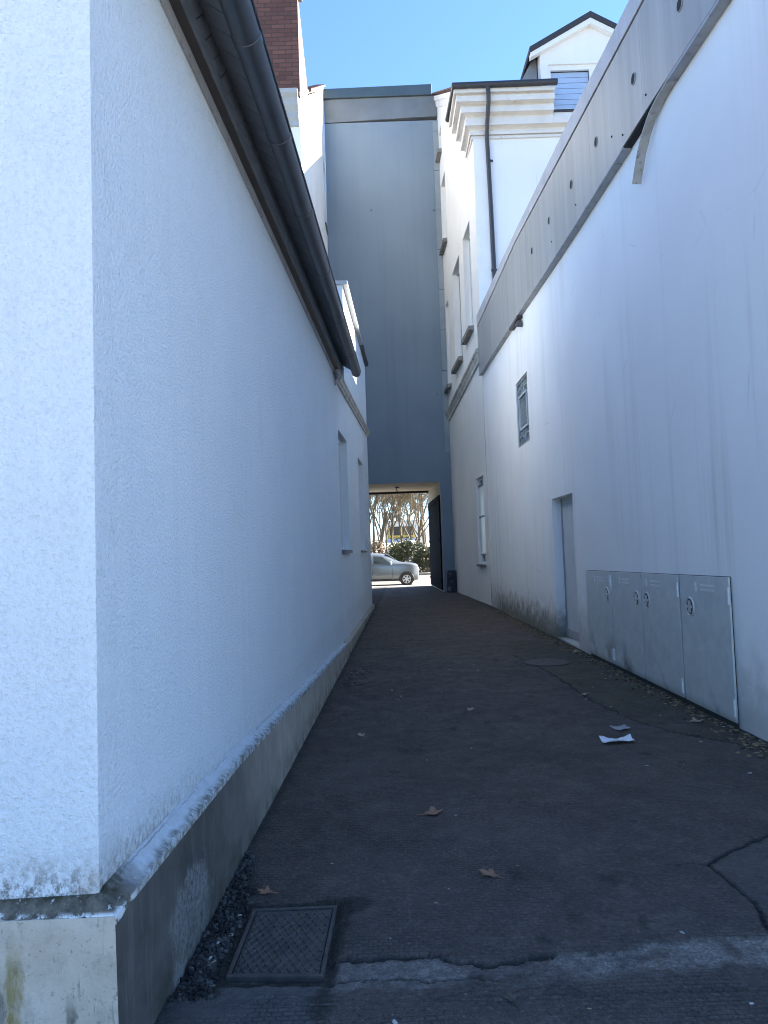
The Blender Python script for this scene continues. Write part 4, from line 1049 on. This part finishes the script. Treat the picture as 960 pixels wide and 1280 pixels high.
# ---- fallen leaves and litter
def leaf_mat(n, a, b):
    t = NT(n); p = t.objc(); c = t.mix(t.noise(p, 40, 5, .7), a, b); return t.done(c, .7, t.bump(t.noise(p, 90, 4), .4, .004))
LEAFB = leaf_mat('brown_leaf', (.20, .095, .05), (.36, .19, .11)); LEAFT = leaf_mat('tan_leaf', (.26, .21, .14), (.42, .36, .26)); LEAFD = leaf_mat('dark_leaf', (.05, .04, .03), (.11, .085, .06))
def leaf_mesh(name, size, curl, seed, mat, lobes=5):
    r_ = random.Random(seed); n = 70; pts = []
    for i in range(n):
        a = 2 * math.pi * i / n
        lob = abs(math.cos(a * lobes / 2 + .3)) ** .8
        r = size * (.38 + .62 * lob) * (.8 + .25 * math.cos(a)) * (1 + .10 * math.sin(a * 19 + seed))
        pts.append((r * math.cos(a), r * math.sin(a) * .85))
    v = [(0, 0, .004)]; f = []
    def zc(x, y): return .006 + curl * size * ((y / size) ** 2 * 1.0 + .35 * (x / size) ** 2 + .35 * math.sin(x / size * 4 + seed) * (y / size))
    K = 5
    for k in range(1, K + 1):
        for x, y in pts: v.append((x * k / K, y * k / K, max(.002, zc(x * k / K, y * k / K))))
    for i in range(n): f.append((0, 1 + i, 1 + (i + 1) % n))
    for k in range(K - 1):
        for i in range(n):
            a = 1 + k * n + i; b = 1 + k * n + (i + 1) % n; f.append((a, a + n, b + n, b))
    # stalk
    b0 = len(v); L = size * 1.1
    for s_ in range(5):
        x = -size * .1 - L * s_ / 4; 
        for dy, dz in ((-.0012, 0), (.0012, 0), (0, .002)): v.append((x, dy + .1 * L * (s_ / 4) ** 2, .004 + dz + .02 * size * s_))
    for s_ in range(4):
        for q in range(3):
            a = b0 + s_ * 3 + q; b = b0 + s_ * 3 + (q + 1) % 3; f.append((a, b, b + 3, a + 3))
    me_ = bpy.data.meshes.new(name); me_.from_pydata(v, [], f); me_.materials.append(mat)
    me_.polygons.foreach_set('use_smooth', [True] * len(me_.polygons))
    return me_
def put_leaf(x, y, size, rz, mat, label, seed, curl=.3, group='dead leaves lying in the alley'):
    o = bpy.data.objects.new('leaf', leaf_mesh('leaf', size, curl, seed, mat)); COL.objects.link(o)
    sol = o.modifiers.new('solid', 'SOLIDIFY'); sol.thickness = .0012
    o.location = (x, y, gz(x, y) + .001); o.rotation_euler = (random.uniform(-.08, .08), random.uniform(-.08, .08), rz)
    return tag(o, label, 'leaf', group)
put_leaf(.22, 4.33, .072, .25, LEAFB, 'curled brown maple leaf in mid alley, farther of the two large ones', 1, .42)
put_leaf(.45, 3.51, .058, 2.6, LEAFB, 'brown maple leaf with folded edges, nearer of the two large ones', 2, .34)
put_leaf(.385, 2.57, .035, 1.9, LEAFD, 'small dark leaf on the broken pale strip at the very front of the alley', 3, .25)
put_leaf(2.03, 7.58, .062, .6, LEAFT, 'tan leaf on the crack line in front of the third cabinet door', 4, .4)
put_leaf(.77, 7.02, .055, 1.2, LEAFT, 'pale tan leaf lying alone in mid alley, well beyond the big brown ones', 5, .3)
put_leaf(-.25, 6.2, .05, 2.2, LEAFT, 'small beige leaf near the left plinth in the middle distance', 6, .35)
put_leaf(2.62, 6.3, .07, .3, LEAFT, 'crumpled beige leaf at the foot of the nearest cabinet door', 7, .5)
put_leaf(2.72, 10.6, .07, 1.3, LEAFT, 'yellowish leaf beside the recessed door step', 8, .5)
put_leaf(2.55, 10.75, .05, 2.3, LEAFB, 'brown leaf in the corner by the recessed door', 9, .5)
put_leaf(-.60, 3.42, .045, 2.9, LEAFB, 'brown leaf caught at the far edge of the square iron cover', 10, .4)
# paper scraps
def paper(pts, name, label, mat, fold):
    m_ = MB(); n = 14
    L, W = pts['L'], pts['W']; top = []; bot = []
    for i in range(n):
        for j in range(6):
            u = i / (n - 1); v = j / 5
            w = W * (1 - .45 * u) * (v - .5)
            z = .004 + fold * (.5 + .5 * math.sin(u * 5 + v * 2)) * (abs(v - .5) * 2) ** 2 + fold * .6 * u * u + .0025 * math.sin(u * 23 + v * 11)
            top.append((L * (u - .5), w, z))
    m_.v = top; 
    for i in range(n - 1):
        for j in range(5):
            a = i * 6 + j; m_.f.append((a, a + 6, a + 7, a + 1)); m_.m.append(0)
    o = m_.build(name, mat, smooth=True); s_ = o.modifiers.new('solid', 'SOLIDIFY'); s_.thickness = .001
    x, y = pts['xy']; o.location = (x, y, gz(x, y) + .002); o.rotation_euler = (0, 0, pts['rz']); tag(o, label, 'paper'); return o
paper(dict(L=.24, W=.17, xy=(1.77, 5.74), rz=.0), 'paper_scrap', 'crumpled white paper scrap lying on the asphalt near the cabinets', plain('white_paper', (.80, .82, .85), .7, 0, .03), .03)
paper(dict(L=.13, W=.16, xy=(1.93, 6.14), rz=.3), 'paper_scrap', 'smaller grey sodden paper scrap just behind the white one', plain('grey_paper', (.30, .31, .32), .8, 0, .1), .012)
# litter bits
bits = []
for k in range(5):
    m_ = MB(); n = 7; r_ = random.Random(k)
    lo = [(r_.uniform(.7, 1.2) * .018 * math.cos(a), r_.uniform(.5, 1.) * .013 * math.sin(a)) for a in [2 * math.pi * i / n for i in range(n)]]
    m_.sweep([[(x, y, 0) for x, y in lo], [(x * .95, y * .95, .004 + .004 * r_.random()) for x, y in lo]])
    bits.append(m_)
bm_mats = [plain('bit_pale', (.50, .48, .44), .8), plain('bit_tan', (.30, .24, .16), .8), plain('bit_grey', (.36, .37, .38), .8)]
protos = [bits[k].build('litter_bit', bm_mats[k % 3]) for k in range(5)]
spots = []
for i in range(64):
    y = 4.8 + 14 * random.random() ** 1.3; spots.append((XR(y) - .05 - abs(random.gauss(0, .16)), y))
for i in range(42): spots.append((random.uniform(-.4, 2.5), 2.45 + 7.5 * random.random() ** 1.4))
for i in range(10):
    y = 2.6 + 1.1 * random.random(); spots.append((random.uniform(XL(y) + .06, -.68), y))
for i, (x, y) in enumerate(spots):
    if i < 5: o = protos[i]
    else: o = protos[i % 5].copy(); COL.objects.link(o)
    s_ = random.uniform(.35, 1.15) * (1 + .05 * y) * .72
    o.location = (x, y, gz(x, y)); o.scale = (s_, s_, s_ * .7); o.rotation_euler = (0, 0, random.uniform(0, 6.28))
    tag(o, 'tiny pale scrap of leaf litter on the dark asphalt', 'litter', 'litter scraps strewn over the alley')

def flakes(name, label, cat, n, pos, mats, smin, smax, thick):
    m_ = MB(); q = np.random.default_rng(hash(name) % 999 if False else len(name) * 7)
    for i in range(n):
        x, y = pos(q); z = gz(x, y); s_ = q.uniform(smin, smax); a = q.uniform(0, 6.28); k = int(q.integers(4, 7))
        ring = [(s_ * q.uniform(.6, 1.1) * math.cos(a + 6.283 * j / k), s_ * q.uniform(.4, .9) * math.sin(a + 6.283 * j / k)) for j in range(k)]
        tx, ty = q.uniform(-.35, .35, 2); h = thick * s_ * q.uniform(.5, 1.3); mm = int(q.integers(len(mats)))
        lo = [(x + u, y + v, z - .002 + max(0, tx * u + ty * v)) for u, v in ring]
        m_.sweep([lo, [(x + u * .8, y + v * .8, z + h + max(0, tx * u + ty * v)) for u, v in ring]], mm)
    o = m_.build(name, mats, fix=False); return tag(o, label, cat, kind='stuff')
def by_wall(q):
    y = 5.2 + 13.5 * q.random() ** 1.5; return XR(y) - .03 - abs(q.normal(0, .10)), y
flakes('leaf_litter', 'brown crumbled leaf litter gathered along the foot of the right wall', 'leaf litter', 1500, by_wall, [plain('litter_brown', (.11, .075, .04), .9), plain('litter_dark', (.035, .03, .022), .9), plain('litter_tan', (.24, .18, .10), .9)], .008, .026, .25)
def in_gap(q):
    y = 2.62 + 1.25 * q.random(); return q.uniform(XL(y) + .02, float(np.interp(y, [2.3, 2.75, 3.3, 3.6, 4.0], [-.62, -.68, -.665, -.71, -.76]))), y
flakes('gravel', 'dark broken gravel in the hollow between the left plinth and the iron cover', 'gravel', 900, in_gap, [plain('gravel_dark', (.035, .032, .030), .8), plain('gravel_grey', (.075, .072, .068), .8), plain('gravel_black', (.014, .013, .013), .8)], .004, .014, .8)
# ================================================================== CAR on the street
CARP = plain('silver_blue_paint', (.20, .22, .24), .2, .6, .02)
CARG = m_glass('car_glass', (.03, .04, .04), .05); RUB = plain('tyre_rubber', (.018, .018, .018), .8); ALU = plain('alloy', (.60, .60, .60), .35, .6, .05); PLAST = plain('black_plastic', (.02, .02, .022), .6)
LAMPM = plain('headlight_glass', (.7, .72, .74), .12, .1)
cy0 = 35.25; CZ = -.10; CX_ = 1.62                 # near flank y, road z, nose x
C = thing('parked_car', 'silver-blue small car with a rounded nose crossing the street beyond the passage', 'car', (CX_ - 1.9, cy0 + .85, CZ))
Lc, Wc = 3.75, 1.66
# side outline: s = distance back from nose
st = [ # s, z_low, z_belt, z_top, half width low, belt, top
 (0.00, .32, .66, .70, .56, .58, .48), (0.03, .24, .90, .95, .70, .71, .60), (0.12, .20, 1.0, 1.05, .78, .78, .68), (0.45, .20, 1.04, 1.10, .815, .815, .71), (0.85, .20, 1.05, 1.13, .825, .82, .72),
 (1.02, .20, 1.05, 1.17, .83, .825, .68), (1.40, .20, 1.06, 1.46, .83, .83, .61), (1.70, .20, 1.07, 1.59, .83, .83, .60), (2.2, .20, 1.08, 1.64, .83, .83, .60), (2.8, .20, 1.09, 1.63, .83, .83, .595),
 (3.3, .20, 1.09, 1.56, .82, .82, .58), (3.55, .24, 1.08, 1.30, .80, .80, .58), (3.70, .28, 1.0, 1.05, .76, .76, .60), (3.75, .34, .7, .74, .66, .68, .55)]
yc = cy0 + Wc / 2
def ringc(q):
    s_, zl, zbt, ztp, wl, wb, wt = q; x = CX_ - s_
    half = [(0, zl), (wl * .9, zl), (wl, zl + .12), (max(wl, wb) + .004, (zl + zbt) * .5 + .03), (wb, zbt - .06), (wb - .03, zbt), (wt + (wb - wt) * .15, zbt + (ztp - zbt) * .75), (wt * .8, ztp - (ztp - zbt) * .06), (0, ztp)]
    return [(x, yc - y, CZ + z) for y, z in half] + [(x, yc + y, CZ + z) for y, z in half[-2:0:-1]]
mb = MB(); mb.sweep([ringc(q) for q in st])
body = mb.build('body', CARP, C, smooth=True)
sb = body.modifiers.new('sub', 'SUBSURF'); sb.levels = 1; sb.render_levels = 2
def interp(s_): 
    a = np.array(st); return [s_] + [float(np.interp(s_, a[:, 0], a[:, k])) for k in range(1, 7)]
def side_pt(s_, fz, side, out=.006):     # fz 0 belt .. 1 roof edge
    q = interp(s_); w0, w1 = q[5] - .03, q[6] + (q[5] - q[6]) * .15
    z0, z1 = q[2], q[2] + (q[3] - q[2]) * .75
    w = w0 + (w1 - w0) * fz + out; return (CX_ - s_, yc - w if side == 0 else yc + w, CZ + z0 + (z1 - z0) * fz)
for side in (0, 1):
    for (sa, sb_, ca, cb2) in ((1.38, 2.22, .42, 0), (2.32, 3.05, 0, .15)):
        m_ = MB(); n = 6
        for i in range(n):
            for j in range(4):
                def q_(u, v):
                    s0 = sa + (ca * v if ca else 0); s1 = sb_ - (cb2 * v if cb2 else 0)
                    return side_pt(s0 + (s1 - s0) * u, .06 + .84 * v, side, .012)
                m_.face([q_(i / n, j / 4), q_((i + 1) / n, j / 4), q_((i + 1) / n, (j + 1) / 4), q_(i / n, (j + 1) / 4)])
        m_.build('side_window', CARG, C, smooth=True)
    m_ = MB(); yb = cy0 - .004 if side == 0 else cy0 + Wc + .004
    m_.tube([(CX_ - s_, (yc - interp(s_)[5] - .006) if side == 0 else (yc + interp(s_)[5] + .006), CZ + z) for s_, z in ((1.32, .98), (1.30, .6), (1.34, .32), (2.2, .30), (2.28, .6), (2.27, 1.0))], .007, 5)
    dr = m_.build('door', PLAST, C); 
    m_ = MB(); m_.box(CX_ - 2.17, CX_ - 1.98, (cy0 - .035) if side == 0 else (cy0 + Wc + .002), (cy0 - .002) if side == 0 else (cy0 + Wc + .035), CZ + .86, CZ + .89); m_.build('handle', CARP, dr, bevel=.008)
    m_ = MB(); ym = cy0 - .10 if side == 0 else cy0 + Wc + .10
    rings = []
    for k in range(7):
        a = math.pi * k / 6; r_ = .085 * math.sin(a) + .004
        rings.append([(CX_ - 1.36 + r_ * .55 * math.cos(t_), ym - .10 * math.cos(a), CZ + 1.11 + r_ * math.sin(t_)) for t_ in [2 * math.pi * i / 10 for i in range(10)]])
    m_.sweep(rings); m_.build('wing_mirror', plain('mirror_shell', (.62, .64, .66), .3, .2), C, smooth=True)
    m_ = MB(); yh = yc - .57 if side == 0 else yc + .57
    rings = []
    for k in range(6):
        r_ = [.02, .075, .10, .105, .09, .06][k]; d_ = [.0, .02, .06, .12, .18, .26][k]
        rings.append([(CX_ + .012 - d_, yh + r_ * .9 * math.cos(t_), CZ + .74 + d_ * .35 + r_ * math.sin(t_)) for t_ in [2 * math.pi * i / 12 for i in range(12)]])
    m_.sweep(rings); m_.build('headlight', LAMPM, C, smooth=True)
m_ = MB()
def wsp(u, v): 
    s_ = 1.0 + .62 * v; q = interp(s_); w = (q[6] * .92 + .0) * (2 * u - 1); zc_ = q[3] - .004 * (2 * u - 1) ** 2 * 10 + .016
    return (CX_ - s_, yc + w, CZ + zc_)
for i in range(6):
    for j in range(4): m_.face([wsp(i / 6, j / 4), wsp((i + 1) / 6, j / 4), wsp((i + 1) / 6, (j + 1) / 4), wsp(i / 6, (j + 1) / 4)])
m_.build('windscreen', CARG, C, smooth=True)
m_ = MB(); m_.box(CX_ - .05, CX_ + .012, yc - .45, yc + .45, CZ + .34, CZ + .50); m_.build('grille', PLAST, C, bevel=.01)
def wheel(s_, side):
    x = CX_ - s_; yo = cy0 - .006 if side == 0 else cy0 + Wc + .006; sg = -1 if side == 0 else 1; zc_ = CZ + .295
    arch = MB(); arch.tube([(x + .345 * math.cos(a), yo - sg * .004, zc_ + .345 * math.sin(a)) for a in np.linspace(R(-18), R(198), 22)], .030, 6); arch.disc((x, yo - sg * .06, zc_), (0, 1, 0), .335, 28, .12); 
    w_ = thing_child('wheel', C)
    arch.build('arch_gap', PLAST, w_)
    m_ = MB(); rings = []
    for yy_, rr in ((-.19, .20), (-.19, .27), (-.16, .292), (-.03, .292), (.0, .275), (.006, .205), (-.02, .20)):
        rings.append([(x + rr * math.cos(a), yo + sg * (yy_ + .012), zc_ + rr * math.sin(a)) for a in np.linspace(0, 2 * math.pi, 29)[:-1]])
    m_.sweep(rings, caps=False); m_.build('tyre', RUB, w_, smooth=True)
    m_ = MB(); 
    m_.tube([(x + .195 * math.cos(a), yo + sg * .010, zc_ + .195 * math.sin(a)) for a in np.linspace(0, 2 * math.pi, 29)], .014, 6, caps=False)
    for k in range(6):
        a = k * math.pi / 3 + .3; ca, sa_ = math.cos(a), math.sin(a); nx, nz = -sa_, ca
        yA, yB = yo + sg * .0, yo + sg * .022
        def pt(r__, t__, yq): return (x + r__ * ca + t__ * nx, yq, zc_ + r__ * sa_ + t__ * nz)
        m_.hexa([pt(.03, -.030, yA), pt(.19, -.038, yA), pt(.19, .038, yA), pt(.03, .030, yA)], [pt(.03, -.026, yB), pt(.19, -.028, yB - sg * .006), pt(.19, .028, yB - sg * .006), pt(.03, .026, yB)])
    m_.disc((x, yo + sg * .016, zc_), (0, 1, 0), .045, 14, .026); m_.build('rim', ALU, w_, smooth=False)
def thing_child(name, parent):
    o = MB(); return _mk(name, parent)
def _mk(name, parent):
    o = bpy.data.objects.new(name, None); COL.objects.link(o); o.parent = parent; o.empty_display_size = .1; return o
for s_ in (.62, 3.02):
    for side in (0, 1): wheel(s_, side)

# ================================================================== VEGETATION
BARK = plain('grey_bark', (.15, .12, .08), .9, 0, .3, 4., .4, 20.); TWIG = plain('tan_twigs', (.21, .165, .10), .9, 0, .3, 3.)
BARKD = plain('dark_bark', (.085, .07, .05), .9, 0, .25, 4.)
def bare_tree(x, y, h, seed, label, r0=.16, spread=.55, levels=5, bark=BARK, twig=TWIG, lean=0., stems=1, nsplit=3, z0=-.13, rmin=.015):
    r_ = random.Random(seed)
    T_ = thing('bare_tree', label, 'tree', (x, y, z0), 'leafless trees beyond the street')
    trunk = MB(); crown = MB(); cnt = [0]
    def grow(p, d, L, rad, lev):
        n = 4 if lev < 2 else 3
        pts = [p]; rr = [rad]
        for i in range(n):
            wob = .16 if lev else .07
            d = (d + Vector((r_.uniform(-wob, wob), r_.uniform(-wob, wob), r_.uniform(-.04, .12)))).normalized()
            p = p + d * (L / n); pts.append(p); rr.append(rad * (1 - .42 * (i + 1) / n))
        (trunk if lev < 2 else crown).tube(pts, rr, 7 if lev < 2 else (4 if lev < 3 else 3), caps=False)
        if lev >= levels: return
        k = nsplit if lev else nsplit + 1
        for i in range(k + (2 if lev >= 3 else 0)):
            f = r_.uniform(.35, 1.) if lev else r_.uniform(.45, 1.)
            q = pts[0].lerp(pts[-1], 0); idx = min(n - 1, int(f * n)); q = pts[idx].lerp(pts[idx + 1], f * n - idx)
            a = r_.uniform(0, 6.28); sp = spread * r_.uniform(.7, 1.4)
            o_ = d.orthogonal().normalized(); w_ = d.cross(o_)
            nd = (d + (o_ * math.cos(a) + w_ * math.sin(a)) * sp * 1.3 + Vector((0, 0, .12))).normalized()
            grow(q, nd, L * r_.uniform(.52, .78), max(rad * r_.uniform(.42, .58), rmin), lev + 1)
    for s_ in range(stems):
        a = r_.uniform(0, 6.28); of = .25 if stems > 1 else 0
        grow(Vector((x + of * math.cos(a), y + of * math.sin(a), z0)), Vector((lean + (.16 * math.cos(a) if stems > 1 else 0), .16 * math.sin(a) if stems > 1 else 0, 1)).normalized(), h * .45, r0, 0)
    trunk.build('trunk', bark, T_, smooth=True, fix=False); crown.build('crown', twig, T_, fix=False)
bare_tree(-.9, 56, 11, 1, 'pale multi-stemmed bare tree behind the car at the left edge of the passage view', .12, .42, 5, stems=4)
bare_tree(.35, 60, 12, 2, 'slim bare tree behind the hedge, left of the yellow-framed windows', .13, .45, 5)
bare_tree(2.55, 55, 10, 3, 'slim upright bare tree right of the white house front, close to the hedge', .10, .42, 5, stems=2)
bare_tree(3.6, 63, 12, 4, 'bare tree at the right edge of the passage view, behind the hedge', .14, .5, 5)
bare_tree(1.3, 84, 15, 5, 'tall bare tree rising behind the white house roof', .2, .55, 5)
bare_tree(-1.6, 70, 14, 6, 'bare tree far back at the left of the white house', .18, .5, 5)
bare_tree(5.2, 90, 15, 7, 'bare tree far back at the right of the white house', .2, .55, 5)
for k_, (x_, y_, h_) in enumerate([(-2.2, 61, 13), (.1, 66, 14), (1.6, 62, 12), (3.0, 68, 14), (4.4, 60, 13), (5.6, 72, 15), (2.3, 95, 17), (-.5, 92, 17), (4.0, 100, 18)]):
    bare_tree(x_, y_, h_, 20 + k_, ['slender bare tree at the far left, behind the multi-stemmed one', 'bare tree close in front of the left end of the white house', 'bare tree standing in front of the yellow-framed windows', 'bare tree in front of the right half of the white house', 'bare tree beside the right edge of the passage view, nearer row', 'bare tree far back, mostly behind the right passage wall', 'farthest bare tree directly over the white house roof', 'far bare tree over the left end of the white house roof', 'far bare tree over the right end of the white house roof'][k_], .11, .5, 5, nsplit=3, rmin=.016)
bare_tree(-3.4, 44.0, 11, 8, 'dark-limbed bare street tree on the left reaching over the road', .22, .72, 4, BARKD, BARKD, .06, nsplit=3)
bare_tree(7.6, 52.5, 11, 9, 'dark-limbed bare street tree on the right reaching over the hedge', .22, .72, 4, BARKD, BARKD, -.08)
def bush(x, y, w, d, h, seed, label, mats, n=2600, group='bushes of the hedge across the street', ls=.10):
    r_ = np.random.default_rng(seed)
    B_ = thing('bush', label, 'bush', (x, y, -.13), group)
    m_ = MB()
    for k in range(26):
        a = r_.uniform(0, 6.28); e = Vector((math.cos(a) * w * .45 * r_.random(), math.sin(a) * d * .45 * r_.random(), h * r_.uniform(.6, .98)))
        m_.tube([Vector((x, y, -.15)) + Vector((e.x * .3, e.y * .3, 0)), Vector((x, y, -.1)) + e * .55 + Vector((0, 0, .1)), Vector((x, y, -.1)) + e], [.02, .013, .006], 4, caps=False)
    m_.build('stem', TWIG, B_, fix=False)
    cl = r_.uniform(-1, 1, (26, 3)); cl[:, 2] = r_.uniform(-.6, 1, 26)
    cl /= np.maximum(1, np.linalg.norm(cl, axis=1))[:, None]
    m_ = MB()
    for i in range(n):
        c_ = cl[r_.integers(26)] + r_.normal(0, .19, 3)
        px_ = np.array([x + c_[0] * w * .5, y + c_[1] * d * .5, -.1 + h * (.5 + .45 * c_[2])])
        if px_[2] < -.08: continue
        u = r_.normal(0, 1, 3); u /= np.linalg.norm(u); v_ = np.cross(u, r_.normal(0, 1, 3)); v_ /= np.linalg.norm(v_)
        s_ = ls * r_.uniform(.6, 1.4)
        m_.face([px_ - u * s_, px_ + v_ * s_ * .5, px_ + u * s_, px_ - v_ * s_ * .5], int(r_.random() < .3))
    m_.build('foliage', mats, B_, fix=False)
F1 = m_foliage('olive_leaves', (.075, .085, .035), (.16, .15, .075)); F2 = m_foliage('brown_leaves', (.15, .10, .05), (.26, .19, .10)); F3 = m_foliage('dark_green_leaves', (.03, .05, .022), (.08, .10, .045)); F4 = m_foliage('reddish_leaves', (.22, .13, .075), (.32, .20, .11)); F5 = m_foliage('yellow_green_leaves', (.15, .16, .03), (.26, .25, .06))
bush(-1.1, 52.6, 2.2, 1.8, 2.5, 1, 'reddish-brown bare-looking bush at the left end of the hedge', [F4, F2], 2200)
bush(.45, 52.4, 1.9, 1.8, 2.25, 2, 'yellow-green bush directly above the car bonnet, left of the hedge middle', [F5, F2], 2400)
bush(1.75, 52.2, 2.3, 1.9, 2.4, 3, 'largest dense olive-green bush in the middle of the hedge', [F1, F3], 4200)
bush(3.2, 52.5, 2.1, 1.8, 1.95, 4, 'dark brown-green bush at the right end of the hedge', [F3, F2], 3400)
bush(4.9, 52.6, 2.2, 1.8, 2.2, 5, 'brown bush partly hidden by the passage wall at the right', [F2, F1], 2400)
bush(-2.9, 52.6, 2.2, 1.8, 2.3, 6, 'brown bush hidden mostly by the left building', [F2, F4], 1800)
m_ = MB()   # undergrowth
r_ = np.random.default_rng(44)
for i in range(4200):
    p_ = np.array([r_.uniform(-4, 7), r_.uniform(51.0, 55), -.1 + .35 * r_.random() ** 2]); u = r_.normal(0, 1, 3); u /= np.linalg.norm(u); v_ = np.cross(u, r_.normal(0, 1, 3)); v_ /= np.linalg.norm(v_)
    m_.face([p_ - u * .09, p_ + v_ * .045, p_ + u * .09, p_ - v_ * .045])
tag(m_.build('undergrowth', F2, fix=False), 'brown leaf litter and undergrowth at the foot of the hedge', 'undergrowth', kind='stuff')

# ---- white house across the street
HX0, HX1, HY = .1, 4.2, 76.
Hf = thing('far_house', 'white house across the street, yellow-framed windows over a pale lean-to roof', 'house', (2.2, 78, -.13))
m_ = MB(); m_.box(HX0, HX1, HY, HY + 7, -.13, 2.9); m_.box(HX0, HX1, HY, HY + 7, 4.2, 4.7); m_.box(3.05, HX1, HY, HY + 7, 2.9, 4.2); m_.box(HX0, .35, HY, HY + 7, 2.9, 4.2); m_.box(.35, 3.05, HY + .9, HY + 7, 2.9, 4.2)
m_.build('wall', plain('house_white', (.74, .70, .66), .85, 0, .05, 1.), Hf)
m_ = MB(); YEL = plain('yellow_paint', (.62, .42, .06), .6, 0, .1)
for x_ in (.38, 1.7, 2.98): m_.box(x_, x_ + .16, HY - .03, HY + .1, 2.91, 4.19)
m_.box(.39, 3.1, HY - .04, HY + .08, 3.02, 3.25); m_.build('window_frame', YEL, Hf)
m_ = MB(); m_.box(.36, 3.04, HY + .3, HY + .33, 2.92, 4.19); m_.build('pane', m_glass('house_glass', (.05, .05, .05), .1), Hf)
m_ = MB(); m_.hexa([(.0, HY - 2.6, 2.05), (3.2, HY - 2.6, 2.05), (3.2, HY - .05, 2.75), (.0, HY - .05, 2.75)], [(.0, HY - 2.6, 2.13), (3.2, HY - 2.6, 2.13), (3.2, HY - .05, 2.83), (.0, HY - .05, 2.83)]); m_.build('lean_to_roof', plain('pale_sheet_roof', (.62, .66, .74), .5, 0, .05), Hf)
m_ = MB(); m_.box(.1, 3.1, HY - 2.4, HY - 2.3, -.13, 2.04); m_.build('lean_to_front', plain('lean_to_white', (.70, .70, .70), .8), Hf)
m_ = MB(); m_.box(HX0 - .15, HX1 + .15, HY - .15, HY + 7.1, 4.705, 4.8); m_.build('roof', LEADG, Hf)

# ================================================================== LIGHT, SKY, CAMERA
AZ, EL = 21.8, 35.6
sd = Vector((math.cos(R(AZ)) * math.cos(R(EL)), math.sin(R(AZ)) * math.cos(R(EL)), math.sin(R(EL))))
sl = bpy.data.lights.new('sun', 'SUN'); sl.energy = 5.0; sl.angle = R(.5); sl.color = (1., .94, .85)
so = bpy.data.objects.new('sun', sl); COL.objects.link(so); so.rotation_euler = (-sd).to_track_quat('-Z', 'Y').to_euler(); so.location = sd * 80
W = bpy.data.worlds.new('World'); SC.world = W; W.use_nodes = True
nt = W.node_tree; bg = nt.nodes['Background']
sky = nt.nodes.new('ShaderNodeTexSky'); sky.sky_type = 'NISHITA'; sky.sun_disc = False
sky.sun_elevation = R(EL); sky.sun_rotation = R(90 - AZ); sky.air_density = 1.0; sky.dust_density = 0.0; sky.ozone_density = 7.0; sky.altitude = 1500.0
nt.links.new(sky.outputs[0], bg.inputs[0]); bg.inputs[1].default_value = .06

F = 900.; roll = R(1.9); pitch = math.atan(50 / F)
f = Vector((0, math.cos(pitch), math.sin(pitch))); r0 = Vector((1, 0, 0)); u0 = r0.cross(f)
rr = r0 * math.cos(roll) - u0 * math.sin(roll); up = u0 * math.cos(roll) + r0 * math.sin(roll)
cam = bpy.data.cameras.new('camera'); cam.sensor_fit = 'AUTO'; cam.sensor_width = 36; cam.lens = 36 * F / 1280; cam.clip_end = 2000; cam.clip_start = .02
co = bpy.data.objects.new('camera', cam); COL.objects.link(co)
co.matrix_world = Matrix(((rr.x, up.x, -f.x, 0), (rr.y, up.y, -f.y, 0), (rr.z, up.z, -f.z, 1.55), (0, 0, 0, 1)))
SC.camera = co
SC.view_settings.view_transform = 'Standard'; SC.view_settings.look = 'None'; SC.view_settings.gamma = 1; SC.view_settings.exposure = 3.0; SC.view_settings.use_curve_mapping = False
SC.cycles.use_denoising = True; SC.cycles.denoising_prefilter = 'ACCURATE'; SC.cycles.filter_width = 1.05; SC.cycles.max_bounces = 8; SC.cycles.diffuse_bounces = 5; SC.cycles.glossy_bounces = 3; SC.cycles.sample_clamp_indirect = 8
